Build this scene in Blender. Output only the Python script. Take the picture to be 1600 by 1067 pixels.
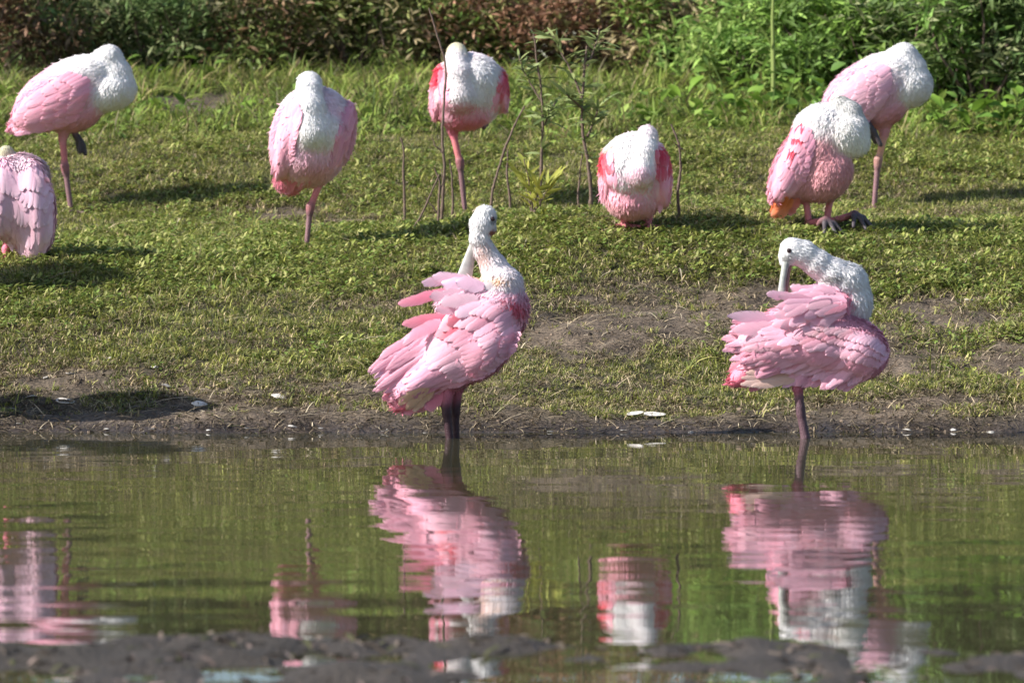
import bpy, math, random
import numpy as np
from mathutils import Vector, Matrix
random.seed(7); RNG = np.random.default_rng(11)
for o in list(bpy.data.objects): bpy.data.objects.remove(o)
SC = bpy.context.scene; COL = SC.collection

# ------------------------------------------------------------------ camera, sky, sun, exposure
EYE = 0.78; FPX = 6672.0; HOR = 252.0          # eye height over the water, focal length and horizon in pixels of a 1600 wide frame
cd = bpy.data.cameras.new('camera'); cam = bpy.data.objects.new('camera', cd); COL.objects.link(cam)
cd.sensor_width = 36; cd.lens = FPX/1600*36; cd.clip_start = 0.1; cd.clip_end = 3000
cam.location = (0, 0, EYE); cam.rotation_euler = (math.radians(90)-math.atan((533.5-HOR)/FPX), 0, 0)
cd.dof.use_dof = True; cd.dof.focus_distance = 12.9; cd.dof.aperture_fstop = 7.1
SC.camera = cam
SUN_EL = math.radians(37); SUN_DIR = Vector((-0.95, -0.31, 0)).normalized()   # towards the sun, horizontally
w = bpy.data.worlds.new('World'); SC.world = w; w.use_nodes = True
nt = w.node_tree; bg = nt.nodes['Background']; sky = nt.nodes.new('ShaderNodeTexSky'); sky.sky_type = 'NISHITA'; sky.sun_disc = False
sky.sun_elevation = SUN_EL; sky.sun_rotation = math.atan2(SUN_DIR.x, SUN_DIR.y)
nt.links.new(sky.outputs[0], bg.inputs[0]); bg.inputs[1].default_value = 0.095
sl = bpy.data.lights.new('sun', 'SUN'); sl.energy = 5.0; sl.angle = math.radians(0.53); sl.color = (1.0, 0.965, 0.91)
so = bpy.data.objects.new('sun', sl); COL.objects.link(so)
sd = Vector((SUN_DIR.x*math.cos(SUN_EL), SUN_DIR.y*math.cos(SUN_EL), math.sin(SUN_EL)))
so.rotation_euler = sd.to_track_quat('Z', 'Y').to_euler(); so.location = (-3, 8, 5)
SC.view_settings.view_transform = 'Standard'; SC.view_settings.look = 'None'; SC.view_settings.exposure = 1.02; SC.view_settings.gamma = 1
SC.render.engine = 'CYCLES'; SC.cycles.max_bounces = 6; SC.cycles.diffuse_bounces = 3; SC.cycles.transmission_bounces = 4; SC.cycles.transparent_max_bounces = 10

# ------------------------------------------------------------------ helpers
def tag(o, label=None, cat=None, group=None, kind=None):
    if label: o['label'] = label
    if cat: o['category'] = cat
    if group: o['group'] = group
    if kind: o['kind'] = kind
    return o
def empty(name, loc, rz=0):
    o = bpy.data.objects.new(name, None); COL.objects.link(o); o.location = loc; o.rotation_euler[2] = rz; o.empty_display_size = .05
    return o
def mesh(name, V, F, mat=None, col=None, uv=None, smooth=True):
    """V (n,3) array, F list of arrays (m,3)/(m,4) or one array; col per vertex (n,3); uv per vertex (n,2)"""
    V = np.asarray(V, np.float32)
    if not isinstance(F, (list, tuple)): F = [F]
    F = [np.asarray(f, np.int32) for f in F if len(f)]
    me = bpy.data.meshes.new(name)
    me.vertices.add(len(V)); me.vertices.foreach_set('co', V.ravel())
    li = np.concatenate([f.ravel() for f in F]); tot = np.concatenate([np.full(len(f), f.shape[1], np.int32) for f in F])
    st = np.concatenate([[0], np.cumsum(tot)[:-1]]).astype(np.int32)
    me.loops.add(len(li)); me.loops.foreach_set('vertex_index', li)
    me.polygons.add(len(tot)); me.polygons.foreach_set('loop_start', st); me.polygons.foreach_set('loop_total', tot)
    me.polygons.foreach_set('use_smooth', np.full(len(tot), smooth))
    me.update(calc_edges=True)
    if col is not None:
        a = me.color_attributes.new('Col', 'FLOAT_COLOR', 'POINT'); c = np.ones((len(V), 4), np.float32); c[:, :3] = col; a.data.foreach_set('color', c.ravel())
    if uv is not None:
        u = me.uv_layers.new(name='UVMap'); u.data.foreach_set('uv', np.asarray(uv, np.float32)[li].ravel())
    if mat: me.materials.append(mat)
    return me
def obj(name, me, parent=None):
    o = bpy.data.objects.new(name, me); COL.objects.link(o)
    if parent: o.parent = parent
    return o
class Lattice:                                   # smooth value noise
    def __init__(s, seed, n=64): s.g = np.random.default_rng(seed).random((n, n)).astype(np.float32); s.n = n
    def __call__(s, x, y):
        x = np.asarray(x, float); y = np.asarray(y, float); i = np.floor(x).astype(int); j = np.floor(y).astype(int); u = x-i; v = y-j
        u = u*u*(3-2*u); v = v*v*(3-2*v); n = s.n
        g = lambda a, b: s.g[a % n, b % n]
        return (g(i, j)*(1-u)+g(i+1, j)*u)*(1-v)+(g(i, j+1)*(1-u)+g(i+1, j+1)*u)*v
N1, N2, N3, N4 = [Lattice(k) for k in (1, 2, 3, 4)]
def sstep(a, b, x): t = np.clip((np.asarray(x)-a)/(b-a), 0, 1); return t*t*(3-2*t)

def material(name, base, rough=.7, spec=.3, attr=True, trans=0., noise=None, bump=None, rand=None, sheen=0., tint=None):
    m = bpy.data.materials.new(name); m.use_nodes = True; t = m.node_tree; b = t.nodes['Principled BSDF']; L = t.links.new
    b.inputs['Roughness'].default_value = rough; b.inputs['Specular IOR Level'].default_value = spec
    c = t.nodes.new('ShaderNodeRGB'); c.outputs[0].default_value = (*base, 1); out = c.outputs[0]
    if attr:
        a = t.nodes.new('ShaderNodeVertexColor'); a.layer_name = 'Col'; out = a.outputs[0]
    def mul(fac_socket, lo, hi):
        nonlocal out
        r = t.nodes.new('ShaderNodeValToRGB'); r.color_ramp.elements[0].color = (*lo, 1); r.color_ramp.elements[1].color = (*hi, 1)
        L(fac_socket, r.inputs[0]); x = t.nodes.new('ShaderNodeMix'); x.data_type = 'RGBA'; x.blend_type = 'MULTIPLY'; x.inputs[0].default_value = 1
        L(out, x.inputs[6]); L(r.outputs[0], x.inputs[7]); out = x.outputs[2]
    if rand:
        oi = t.nodes.new('ShaderNodeObjectInfo'); mul(oi.outputs['Random'], *rand)
    if noise:
        tc = t.nodes.new('ShaderNodeTexCoord'); n = t.nodes.new('ShaderNodeTexNoise'); n.inputs['Scale'].default_value = noise[0]; n.inputs['Detail'].default_value = 5
        L(tc.outputs['Object'], n.inputs['Vector']); mul(n.outputs[0], noise[1], noise[2])
    L(out, b.inputs['Base Color'])
    if sheen: b.inputs['Sheen Weight'].default_value = sheen
    if bump:
        tc = t.nodes.new('ShaderNodeTexCoord'); n = t.nodes.new('ShaderNodeTexNoise'); n.inputs['Scale'].default_value = bump[0]; n.inputs['Detail'].default_value = 6
        bp = t.nodes.new('ShaderNodeBump'); bp.inputs['Strength'].default_value = 1; bp.inputs['Distance'].default_value = bump[1]
        L(tc.outputs['Object'], n.inputs['Vector']); L(n.outputs[0], bp.inputs['Height']); L(bp.outputs[0], b.inputs['Normal'])
    if trans:
        tr = t.nodes.new('ShaderNodeBsdfTranslucent'); mx = t.nodes.new('ShaderNodeMixShader'); mx.inputs[0].default_value = trans
        L(out, tr.inputs[0]); L(b.outputs[0], mx.inputs[1]); L(tr.outputs[0], mx.inputs[2]); L(mx.outputs[0], t.nodes['Material Output'].inputs[0])
    return m
def feather_material(name):                      # barbs run obliquely off a pale shaft; the vane frays at its edge
    m = material(name, (1, 1, 1), rough=.7, spec=.15, trans=.2, sheen=.1); t = m.node_tree; L = t.links.new; b = t.nodes['Principled BSDF']
    def mt(op, *a):
        n = t.nodes.new('ShaderNodeMath'); n.operation = op
        for i, v in enumerate(a):
            if isinstance(v, (int, float)): n.inputs[i].default_value = v
            else: L(v, n.inputs[i])
        return n.outputs[0]
    uv = t.nodes.new('ShaderNodeUVMap'); sp = t.nodes.new('ShaderNodeSeparateXYZ'); L(uv.outputs[0], sp.inputs[0]); oi = t.nodes.new('ShaderNodeObjectInfo')
    ab = mt('ABSOLUTE', sp.outputs[0]); bc = mt('MULTIPLY_ADD', ab, -.30, sp.outputs[1]); cb = t.nodes.new('ShaderNodeCombineXYZ')
    L(mt('MULTIPLY', mt('SIGN', sp.outputs[0]), 7.3), cb.inputs[0]); L(mt('MULTIPLY', bc, 120), cb.inputs[1]); L(mt('MULTIPLY', oi.outputs['Random'], 50), cb.inputs[2])
    n1 = t.nodes.new('ShaderNodeTexNoise'); n1.inputs['Scale'].default_value = 1; n1.inputs['Detail'].default_value = 3; L(cb.outputs[0], n1.inputs[0])
    bp = t.nodes.new('ShaderNodeBump'); bp.inputs['Strength'].default_value = .4; bp.inputs['Distance'].default_value = .001; L(n1.outputs[0], bp.inputs['Height']); L(bp.outputs[0], b.inputs['Normal'])
    # fine streaks of the barbs and a darker shaft
    src = b.inputs['Base Color'].links[0].from_socket; rp = t.nodes.new('ShaderNodeValToRGB'); rp.color_ramp.elements[0].position = .32; rp.color_ramp.elements[0].color = (.88, .84, .85, 1); rp.color_ramp.elements[1].position = .66; rp.color_ramp.elements[1].color = (1.06, 1.07, 1.07, 1); L(n1.outputs[0], rp.inputs[0])
    mx = t.nodes.new('ShaderNodeMix'); mx.data_type = 'RGBA'; mx.blend_type = 'MULTIPLY'; mx.inputs[0].default_value = 1; L(src, mx.inputs[6]); L(rp.outputs[0], mx.inputs[7]); L(mx.outputs[2], b.inputs['Base Color'])
    edge = mt('ADD', mt('MULTIPLY', ab, 2.), mt('MULTIPLY', mt('MAXIMUM', mt('SUBTRACT', sp.outputs[1], .9), 0.), 3.))
    al = mt('LESS_THAN', edge, mt('MULTIPLY_ADD', n1.outputs[0], 1.5, .22)); out = t.nodes['Material Output']; sh = out.inputs[0].links[0].from_socket
    tp = t.nodes.new('ShaderNodeBsdfTransparent'); ms = t.nodes.new('ShaderNodeMixShader'); L(al, ms.inputs[0]); L(tp.outputs[0], ms.inputs[1]); L(sh, ms.inputs[2]); L(ms.outputs[0], out.inputs[0])
    return m
M = {}
M['feather'] = feather_material('feather_vane')
M['plumage'] = material('plumage', (1, 1, 1), rough=.85, spec=.1, trans=.22, sheen=.2)
M['skin'] = material('bird_body', (1, 1, 1), rough=.55, spec=.35, noise=(180, (.72, .72, .72), (1.15, 1.15, 1.15)), bump=(260, .002))
M['bill'] = material('bill_horn', (1, 1, 1), rough=.45, spec=.4, noise=(120, (.7, .7, .7), (1.1, 1.1, 1.1)))
M['eye'] = material('eye', (.018, .005, .005), rough=.08, spec=.6, attr=False)
M['grass'] = material('grass_blade', (1, 1, 1), rough=.6, spec=.2, trans=.30, rand=((.45, .5, .5), (1.5, 1.38, 1.2)))
M['leaf'] = material('leaf', (1, 1, 1), rough=.6, spec=.18, trans=.30, rand=((.65, .7, .6), (1.25, 1.2, 1.15)))
M['straw'] = material('straw', (1, 1, 1), rough=.7, spec=.2, trans=.1, rand=((.45, .42, .4), (1.2, 1.15, 1.1)))
M['bark'] = material('twig_bark', (.12, .085, .07), rough=.8, attr=False, noise=(60, (.6, .6, .6), (1.5, 1.4, 1.3)), bump=(150, .003))
M['shell'] = material('shell', (1, 1, 1), rough=.45, spec=.4, noise=(70, (.55, .52, .48), (1.15, 1.13, 1.1)), bump=(90, .003))
M['stone'] = material('stone', (.05, .043, .038), rough=.5, spec=.4, attr=False, noise=(30, (.4, .4, .4), (1.5, 1.45, 1.4)), bump=(60, .006))

# ------------------------------------------------------------------ terrain
def W(px, py, k): return ((px-800)/k, FPX/k, EYE+(HOR-py)/k)      # a measured photo point at image scale k (px per metre) -> metres
BIRDS = dict(A=(112, 331, 407), B=(10, 404, 465), C=(478, 397, 449), D=(727, 334, 415), E=(1000, 351, 452), F=(1278, 356, 446), G=(1365, 326, 411))
ctl = [W(*v) for v in BIRDS.values()]
for px in (-400, 0, 300, 600, 900, 1200, 1500, 2000):
    x = (px-800)/544
    ctl += [(x, 12.27, .0), (x, 11.8, -.07), (x, 11.0, -.22), (x*1.35, 18.2, .905), (x*1.4, 19.2, 1.06), (x*1.5, 21, 1.2), (x*1.6, 25, 1.3)]
ctl += [W(300, 560, 511), W(750, 560, 508), W(1050, 560, 506), W(1400, 560, 507), W(1560, 430, 466), W(1560, 355, 440), W(250, 470, 484), W(800, 420, 466), W(1150, 440, 470), W(600, 250, 388), W(1250, 235, 388), W(250, 240, 388), W(-200, 420, 466), W(1000, 250, 392), W(1850, 420, 464)]
ctl = np.array(ctl)
def _tps(r2): return np.where(r2 > 1e-12, r2*np.log(np.maximum(r2, 1e-12)), 0)
_n = len(ctl); _P = np.c_[np.ones(_n), ctl[:, :2]]; _K = _tps(((ctl[:, None, :2]-ctl[None, :, :2])**2).sum(2))+np.eye(_n)*.02
_S = np.linalg.solve(np.block([[_K, _P], [_P.T, np.zeros((3, 3))]]), np.r_[ctl[:, 2], 0, 0, 0])
HOLE = W(884, 497, 486)
def ground_z(x, y):
    x = np.asarray(x, float); y = np.asarray(y, float); sh = x.shape; x = x.ravel(); y = y.ravel()
    xc = np.clip(x, -3.2, 3.2); yc = np.clip(y, 11.0, 24.5); z = np.empty(len(x))
    for a in range(0, len(x), 40000):
        b = slice(a, a+40000); r2 = (xc[b, None]-ctl[None, :, 0])**2+(yc[b, None]-ctl[None, :, 1])**2
        z[b] = _tps(r2)@_S[:_n]+_S[_n]+_S[_n+1]*xc[b]+_S[_n+2]*yc[b]
    land = sstep(12.1, 12.7, y)
    z += land*((N1(x*2.3, y*2.3)-.5)*.035+(N2(x*7, y*7)-.5)*.022+(N3(x*19, y*19)-.5)*.012)
    lip = np.exp(-((y-12.42-.10*(N4(x*1.7+9, y*0)-.5))/.09)**2); z += lip*(.012+.025*(N3(x*6, y*4)-.3))
    z += (1-land)*sstep(11.6, 12.2, y)*(N2(x*9, y*6)-.5)*.012
    z -= .055*np.exp(-(((x-HOLE[0])/.045)**2+((y-HOLE[1])/.075)**2))
    z += .03*np.exp(-(((x-HOLE[0]-.02)/.14)**2+((y-HOLE[1]+.28)/.2)**2))
    bed = np.where(y < 11, -.22, z)
    bar = -.002+.024*(N1(x*2.1+5, y*1.2+3)-.45)+.036*(N2(x*7, y*4.5)-.5)+.02*(N3(x*16, y*9)-.5)+.008*sstep(.2, .9, x)+np.clip((5-y)*.03, 0, .12)
    edge = 6.85+.12*(N4(x*1.3, y*0)-.5); f = sstep(edge+.25, edge-.05, y)
    z = np.where(y < 9, bed*(1-f)+bar*f, bed)
    return z.reshape(sh)
def place(px, py):                                # where the line of sight through a photo point meets the ground
    D = np.linspace(11.9, 26, 1400); x = (px-800)/FPX*D; z = EYE+(HOR-py)/FPX*D; g = ground_z(x, D); i = int(np.argmax(z <= g)); i = i if z[i] <= g[i] else len(D)-1
    return float(x[i]), float(D[i]), float(g[i])
# bare patches: centre (photo px, measured), half sizes in metres, strength
BARE = []
for px, py, rx, ry, s in [(905, 515, .26, .38, 1.2), (1060, 500, .26, .42, 1.05), (1000, 465, .42, .22, .75), (1480, 500, .36, .40, 1.0), (1590, 560, .25, .32, 1.0), (1450, 640, .6, .2, .95), (330, 168, .36, .55, 1.15), (660, 182, .24, .35, .9), (1500, 345, .4, .22, .75),
                          (540, 345, .16, .2, .55), (430, 335, .3, .2, .75), (620, 470, .2, .2, .45), (60, 590, .25, .25, .45), (330, 480, .2, .12, .4), (1180, 340, .3, .2, .5), (1290, 365, .28, .14, .5), (20, 145, .2, .2, .6), (640, 640, .4, .14, .6), (1100, 395, .3, .1, .5), (820, 460, .2, .18, .8), (1150, 475, .40, .28, .95), (1420, 565, .36, .30, .9), (1250, 645, .6, .2, .9), (950, 600, .5, .12, .45), (1330, 420, .35, .14, .55), (120, 520, .3, .15, .45), (430, 540, .25, .12, .4), (640, 350, .4, .2, .65), (300, 330, .3, .14, .45), (960, 345, .15, .2, .5), (160, 600, .6, .22, .85), (500, 615, .45, .16, .8), (1420, 300, .25, .2, .4)]:
    x, y, z = place(px, py); BARE.append((x, y, rx, ry, s))
def bareness(x, y):
    b = np.zeros(np.shape(x))
    for (cx, cy, rx, ry, s) in BARE: b = np.maximum(b, s*np.exp(-(((x-cx)/rx)**2+((y-cy)/ry)**2)**1.5))
    left = sstep(-.3, -1.2, x)
    b = np.maximum(b, sstep(12.88+.32*left+.22*(N4(x*1.4, y*0+3)-.5), 12.38, y)*(.80+.14*left))
    return np.clip(b+(N2(x*4.5, y*4.5)-.5)*.55+(N3(x*11, y*8)-.5)*.35, 0, 1.15)*sstep(26, 24, y)
def lines(lo, hi, step, far, g): 
    a = list(np.arange(lo, hi+1e-6, step)); s = step; v = hi
    while v < far: s *= g; v += s; a.append(v)
    s = step; v = lo; l = []
    while v > -far: s *= g; v -= s; l.append(v)
    return np.array(l[::-1]+a)
gx = lines(-2.1, 2.1, .02, 900, 1.22); gy1 = np.arange(11.9, 18.6, .022)
gy = np.r_[-900, -400, -150, -60, -20, -6, 0, 3, 5, np.arange(5.8, 7.3, .03), np.arange(7.4, 11.8, .2), gy1]
s = .05; v = gy[-1]; ex = []
while v < 1500: s *= 1.18; v += s; ex.append(v)
gy = np.r_[gy, ex]
X, Y = np.meshgrid(gx, gy, indexing='ij'); Z = ground_z(X, Y)
nx, ny = X.shape; idx = np.arange(nx*ny).reshape(nx, ny)
quads = np.stack([idx[:-1, :-1], idx[1:, :-1], idx[1:, 1:], idx[:-1, 1:]], -1).reshape(-1, 4)
bareA = bareness(X, Y)
def ground_material():
    m = bpy.data.materials.new('bank_soil'); m.use_nodes = True; t = m.node_tree; L = t.links.new; b = t.nodes['Principled BSDF']
    tc = t.nodes.new('ShaderNodeTexCoord'); geo = t.nodes.new('ShaderNodeNewGeometry')
    n1 = t.nodes.new('ShaderNodeTexNoise'); n1.inputs['Scale'].default_value = 9; n1.inputs['Detail'].default_value = 8; L(tc.outputs['Object'], n1.inputs[0])
    n2 = t.nodes.new('ShaderNodeTexNoise'); n2.inputs['Scale'].default_value = 90; n2.inputs['Detail'].default_value = 6; L(tc.outputs['Object'], n2.inputs[0])
    r = t.nodes.new('ShaderNodeValToRGB'); e = r.color_ramp.elements; e[0].position = .3; e[0].color = (.045, .033, .024, 1); e[1].position = .72; e[1].color = (.175, .135, .10, 1); L(n1.outputs[0], r.inputs[0])
    r2 = t.nodes.new('ShaderNodeValToRGB'); r2.color_ramp.elements[0].position = .3; r2.color_ramp.elements[0].color = (.45, .45, .45, 1); r2.color_ramp.elements[1].position = .7; r2.color_ramp.elements[1].color = (1.3, 1.27, 1.22, 1); L(n2.outputs[0], r2.inputs[0])
    mx = t.nodes.new('ShaderNodeMix'); mx.data_type = 'RGBA'; mx.blend_type = 'MULTIPLY'; mx.inputs[0].default_value = 1; L(r.outputs[0], mx.inputs[6]); L(r2.outputs[0], mx.inputs[7])
    at = t.nodes.new('ShaderNodeVertexColor'); at.layer_name = 'Col'; sp = t.nodes.new('ShaderNodeSeparateColor'); L(at.outputs[0], sp.inputs[0])
    # red: how bare; green: how wet
    gr = t.nodes.new('ShaderNodeMix'); gr.data_type = 'RGBA'; gr.inputs[6].default_value = (.035, .033, .016, 1); L(sp.outputs[0], gr.inputs[0]); L(mx.outputs[2], gr.inputs[7])
    we = t.nodes.new('ShaderNodeMix'); we.data_type = 'RGBA'; L(sp.outputs[1], we.inputs[0]); L(gr.outputs[2], we.inputs[6])
    dk = t.nodes.new('ShaderNodeMix'); dk.data_type = 'RGBA'; dk.blend_type = 'MULTIPLY'; dk.inputs[0].default_value = 1; dk.inputs[7].default_value = (.50, .50, .55, 1); L(mx.outputs[2], dk.inputs[6]); L(dk.outputs[2], we.inputs[7])
    nb = t.nodes.new('ShaderNodeMix'); nb.data_type = 'RGBA'; nb.inputs[7].default_value = (.038, .032, .027, 1); L(sp.outputs[2], nb.inputs[0]); L(we.outputs[2], nb.inputs[6])
    L(nb.outputs[2], b.inputs['Base Color'])
    ro = t.nodes.new('ShaderNodeMapRange'); ro.inputs[3].default_value = .9; ro.inputs[4].default_value = .42; L(sp.outputs[1], ro.inputs[0]); rs_ = t.nodes.new('ShaderNodeMath'); rs_.operation = 'MULTIPLY_ADD'; rs_.use_clamp = True; rs_.inputs[1].default_value = .55; L(sp.outputs[2], rs_.inputs[0]); L(ro.outputs[0], rs_.inputs[2]); L(rs_.outputs[0], b.inputs['Roughness']); b.inputs['Specular IOR Level'].default_value = .25
    bp = t.nodes.new('ShaderNodeBump'); bp.inputs['Strength'].default_value = .9; bp.inputs['Distance'].default_value = .012; L(n2.outputs[0], bp.inputs['Height']); L(bp.outputs[0], b.inputs['Normal'])
    return m
wet = np.maximum(sstep(.045, .012, Z)*(Y < 13.2), (Y < 9)*.9)
g = obj('ground', mesh('ground', np.stack([X, Y, Z], -1).reshape(-1, 3), quads, ground_material(), col=np.stack([np.maximum(bareA, (Y < 12.3)*1.), wet, (Y < 9)*(.55+.45*N2(X*5, Y*3))], -1).reshape(-1, 3)))
tag(g, kind='structure')
# water: a real rippled sheet
wx = np.r_[-900, -60, -6, np.arange(-2.2, 2.2001, .02), 6, 60, 900]; wy = np.r_[-900, -60, 2, 5, np.arange(6.2, 12.75, .0125)]
X, Y = np.meshgrid(wx, wy, indexing='ij'); Z = np.zeros_like(X); r5 = np.random.default_rng(5)
calm = .35+1.0*N1(X*.9+3, Y*.55)
for i in range(46):
    lam = .07*(6.5**r5.random()); a = r5.normal(0, .42); sl_ = .00085*r5.uniform(.5, 1.3)*(lam/.15)**.35; kx = 2*math.pi/lam*math.sin(a); ky = 2*math.pi/lam*math.cos(a)
    Z += sl_*lam/(2*math.pi)*np.sin(kx*X+ky*Y+r5.random()*6.28)
for i in range(14):
    lam = r5.uniform(.03, .06); a = r5.normal(0, .8); Z += .0018*lam/6.28*np.sin(6.28/lam*(math.sin(a)*X+math.cos(a)*Y)+r5.random()*6.28)
Z *= calm*(np.abs(X) < 3)*(Y > 5.5)
nx, ny = X.shape; idx = np.arange(nx*ny).reshape(nx, ny); quads = np.stack([idx[:-1, :-1], idx[1:, :-1], idx[1:, 1:], idx[:-1, 1:]], -1).reshape(-1, 4)
wm = bpy.data.materials.new('pond_water'); wm.use_nodes = True; b = wm.node_tree.nodes['Principled BSDF']
b.inputs['Base Color'].default_value = (.035, .033, .018, 1); b.inputs['Roughness'].default_value = .012; b.inputs['IOR'].default_value = 1.333
tag(obj('water', mesh('water', np.stack([X, Y, Z], -1).reshape(-1, 3), quads, wm)), kind='structure')

# ------------------------------------------------------------------ birds
def srgb(r, g_, b_):
    f = lambda c: (c/255/12.92) if c/255 <= .04045 else ((c/255+.055)/1.055)**2.4
    return np.array([f(r), f(g_), f(b_)])
WHITE = np.array([.84, .815, .81]); PALE = np.array([.83, .51, .62]); PINK = np.array([.82, .35, .46]); ROSE = np.array([.72, .20, .28]); RED = np.array([.62, .022, .055])
BELLY = np.array([.72, .34, .37]); PEACH = np.array([.83, .53, .34]); DARK = np.array([.045, .036, .04]); LEGP = np.array([.56, .17, .18]); LEGG = np.array([.20, .105, .115]); KNEE = np.array([.10, .062, .068])
MAROON = np.array([.042, .016, .022]); PURP = np.array([.105, .055, .068]); HEADG = np.array([.56, .52, .36]); GREY = np.array([.42, .41, .39]); ORANGE = np.array([.72, .20, .06])
H = .005
def ROWS(r): return [(t, L*1.22, int(n*1.75+.5), wd*.76) for (t, L, n, wd) in r]
class Bird:
    def __init__(s, name, fx, fy, k, label, group, tailward, seed, base_z=None):
        s.fx, s.fy, s.k = fx, fy, k; s.pr = []; s.rng = np.random.default_rng(seed); s.seed = seed
        x, y, z = W(fx, fy, k); s.root = empty(name, (x, y, z)); tag(s.root, label, 'bird', group); s.tw = s.dirv(tailward); s.patches = []; s.cover = []
    def P(s, x, y, d=0): return np.array([(x-s.fx)/s.k, d/s.k, (s.fy-y)/s.k])
    def dirv(s, v): v = np.array([v[0], v[2] if len(v) > 2 else 0, -v[1]], float); return v/np.linalg.norm(v)
    # solid pieces of the body, blended into one surface; fl = length of the feathers that grow there (m), flow = where they point
    def ell(s, c, r, ang=0, d=None, col=WHITE, fl=.024, flow=None, dn=1., bl=9):
        a = math.radians(-ang); R = np.array([[math.cos(a), 0, math.sin(a)], [0, 1, 0], [-math.sin(a), 0, math.cos(a)]])
        s.pr.append(dict(t='e', c=s.P(*c), r=np.array([r[0], d if d else min(r), r[1]])/s.k, R=R, col=np.array(col), fl=fl, flow=s.tw if flow is None else s.dirv(flow), dn=dn, bl=bl/s.k))
    def chain(s, pts, col=WHITE, fl=0., flow=None, dn=1., bl=2.5):
        P = [s.P(*p[:3]) for p in pts]; r = [p[3]/s.k for p in pts]
        for i in range(len(P)-1):
            f = P[i]-P[i+1]; f = f/np.linalg.norm(f)
            c = col[min(i, len(col)-1)] if isinstance(col, list) else col
            s.pr.append(dict(t='c', a=P[i], b=P[i+1], ra=r[i], rb=r[i+1], col=np.array(c), fl=fl, flow=f if flow is None else s.dirv(flow), dn=dn, bl=bl/s.k))
    def leg(s, thigh, hip, ankle, foot, cols=(BELLY, LEGP, KNEE, LEGG), toes=True, r=(13, 6.2, 5.2, 7.2, 4.6, 4.0)):
        th, hp, an, ft = [tuple(p)+((0,) if len(p) == 2 else ()) for p in (thigh, hip, ankle, foot)]
        s.chain([th+(r[0],), hp+(r[1],)], cols[0], fl=.014, flow=(hp[0]-th[0], hp[1]-th[1]), bl=6)
        s.chain([hp+(r[1]*.9,), an+(r[2],)], cols[1])
        v = np.array(ft, float)-np.array(an, float); v /= np.linalg.norm(v); a0 = tuple(np.array(an)-v*4); a1 = tuple(np.array(an)+v*6)
        s.chain([a0+(r[3],), a1+(r[3]*.85,)], cols[2])
        s.chain([a1+(r[4],), ft+(r[5],)], cols[3])
        if toes:
            for ang in (-150, -90, -40, 70):
                a = math.radians(ang); L = 30 if ang < 0 else 14
                s.chain([ft+(3.6,), (ft[0]+L*math.cos(a), ft[1]+1, ft[2]+L*math.sin(a)*1., 2.6)], cols[3]*.6)
    def eval(s, p, pts):
        if p['t'] == 'e':
            q = (pts-p['c'])@p['R'].T.astype(np.float32); k0 = np.sqrt(((q/p['r'])**2).sum(-1)); k1 = np.sqrt(((q/p['r']**2)**2).sum(-1)); return k0*(k0-1)/np.maximum(k1, 1e-6)
        ba = p['b']-p['a']; h = np.clip(((pts-p['a'])@ba)/(ba@ba), 0, 1); return np.sqrt(((pts-p['a']-h[..., None]*ba)**2).sum(-1))-(p['ra']+(p['rb']-p['ra'])*h)
    def build(s):
        lo = np.full(3, 9.); hi = np.full(3, -9.); bb = []
        for p in s.pr:
            if p['t'] == 'e': e = np.sqrt(((p['R'].T*p['r'])**2).sum(1)); a, b = p['c']-e, p['c']+e
            else: a = np.minimum(p['a']-p['ra'], p['b']-p['rb']); b = np.maximum(p['a']+p['ra'], p['b']+p['rb'])
            bb.append((a, b)); lo = np.minimum(lo, a); hi = np.maximum(hi, b)
        mg = .03; lo -= mg+.01; hi += mg+.01; n = np.ceil((hi-lo)/H).astype(int)+1; ax = [lo[i]+H*np.arange(n[i]) for i in range(3)]
        D = np.full(n, .2, np.float32)
        for p, (a, b) in zip(s.pr, bb):
            i0 = np.maximum(((a-mg-lo)/H).astype(int), 0); i1 = np.minimum(((b+mg-lo)/H).astype(int)+2, n); sl = tuple(slice(i0[i], i1[i]) for i in range(3))
            pts = np.stack(np.meshgrid(*[ax[i][sl[i]] for i in range(3)], indexing='ij'), -1).astype(np.float32)
            d = s.eval(p, pts); c = D[sl]; bl = p['bl']; h = np.maximum(bl-np.abs(c-d), 0)/bl; D[sl] = np.minimum(c, d)-h*h*bl*.25
        s.D, s.lo, s.n = D, lo, n
        V, F = nets(D, lo); s.V = V
        # colours and feather fields from the nearest pieces
        d = np.stack([s.eval(p, V) for p in s.pr], -1); wgt = np.exp(-(d-d.min(1, keepdims=True))/.006); wgt /= wgt.sum(1, keepdims=True)
        s.wgt = wgt; colr = wgt@np.stack([p['col'] for p in s.pr]); s.vcol = colr
        s.vfl = wgt@np.array([p['fl'] for p in s.pr]); s.vflow = wgt@np.stack([p['flow'] for p in s.pr]); s.vdn = wgt@np.array([p['dn']*(p['fl'] > 0) for p in s.pr])
        s.N = s.normal(V)
        s.body = obj('body', mesh('body', V, F, M['skin'], col=s.recolour(V, colr, .0)), s.root)
    def idx(s, p): q = (np.asarray(p)-s.lo)/H; return q
    def sdf(s, p):
        q = np.clip(s.idx(p), 0, s.n-1.001); i = q.astype(int); f = q-i; o = 0
        for a in (0, 1):
            for b in (0, 1):
                for c in (0, 1):
                    o = o+s.D[i[..., 0]+a, i[..., 1]+b, i[..., 2]+c]*(f[..., 0] if a else 1-f[..., 0])*(f[..., 1] if b else 1-f[..., 1])*(f[..., 2] if c else 1-f[..., 2])
        return o
    def normal(s, p, e=.006):
        g_ = np.stack([s.sdf(p+np.eye(3)[i]*e)-s.sdf(p-np.eye(3)[i]*e) for i in range(3)], -1); return g_/np.maximum(np.linalg.norm(g_, axis=-1, keepdims=True), 1e-9)
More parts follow.
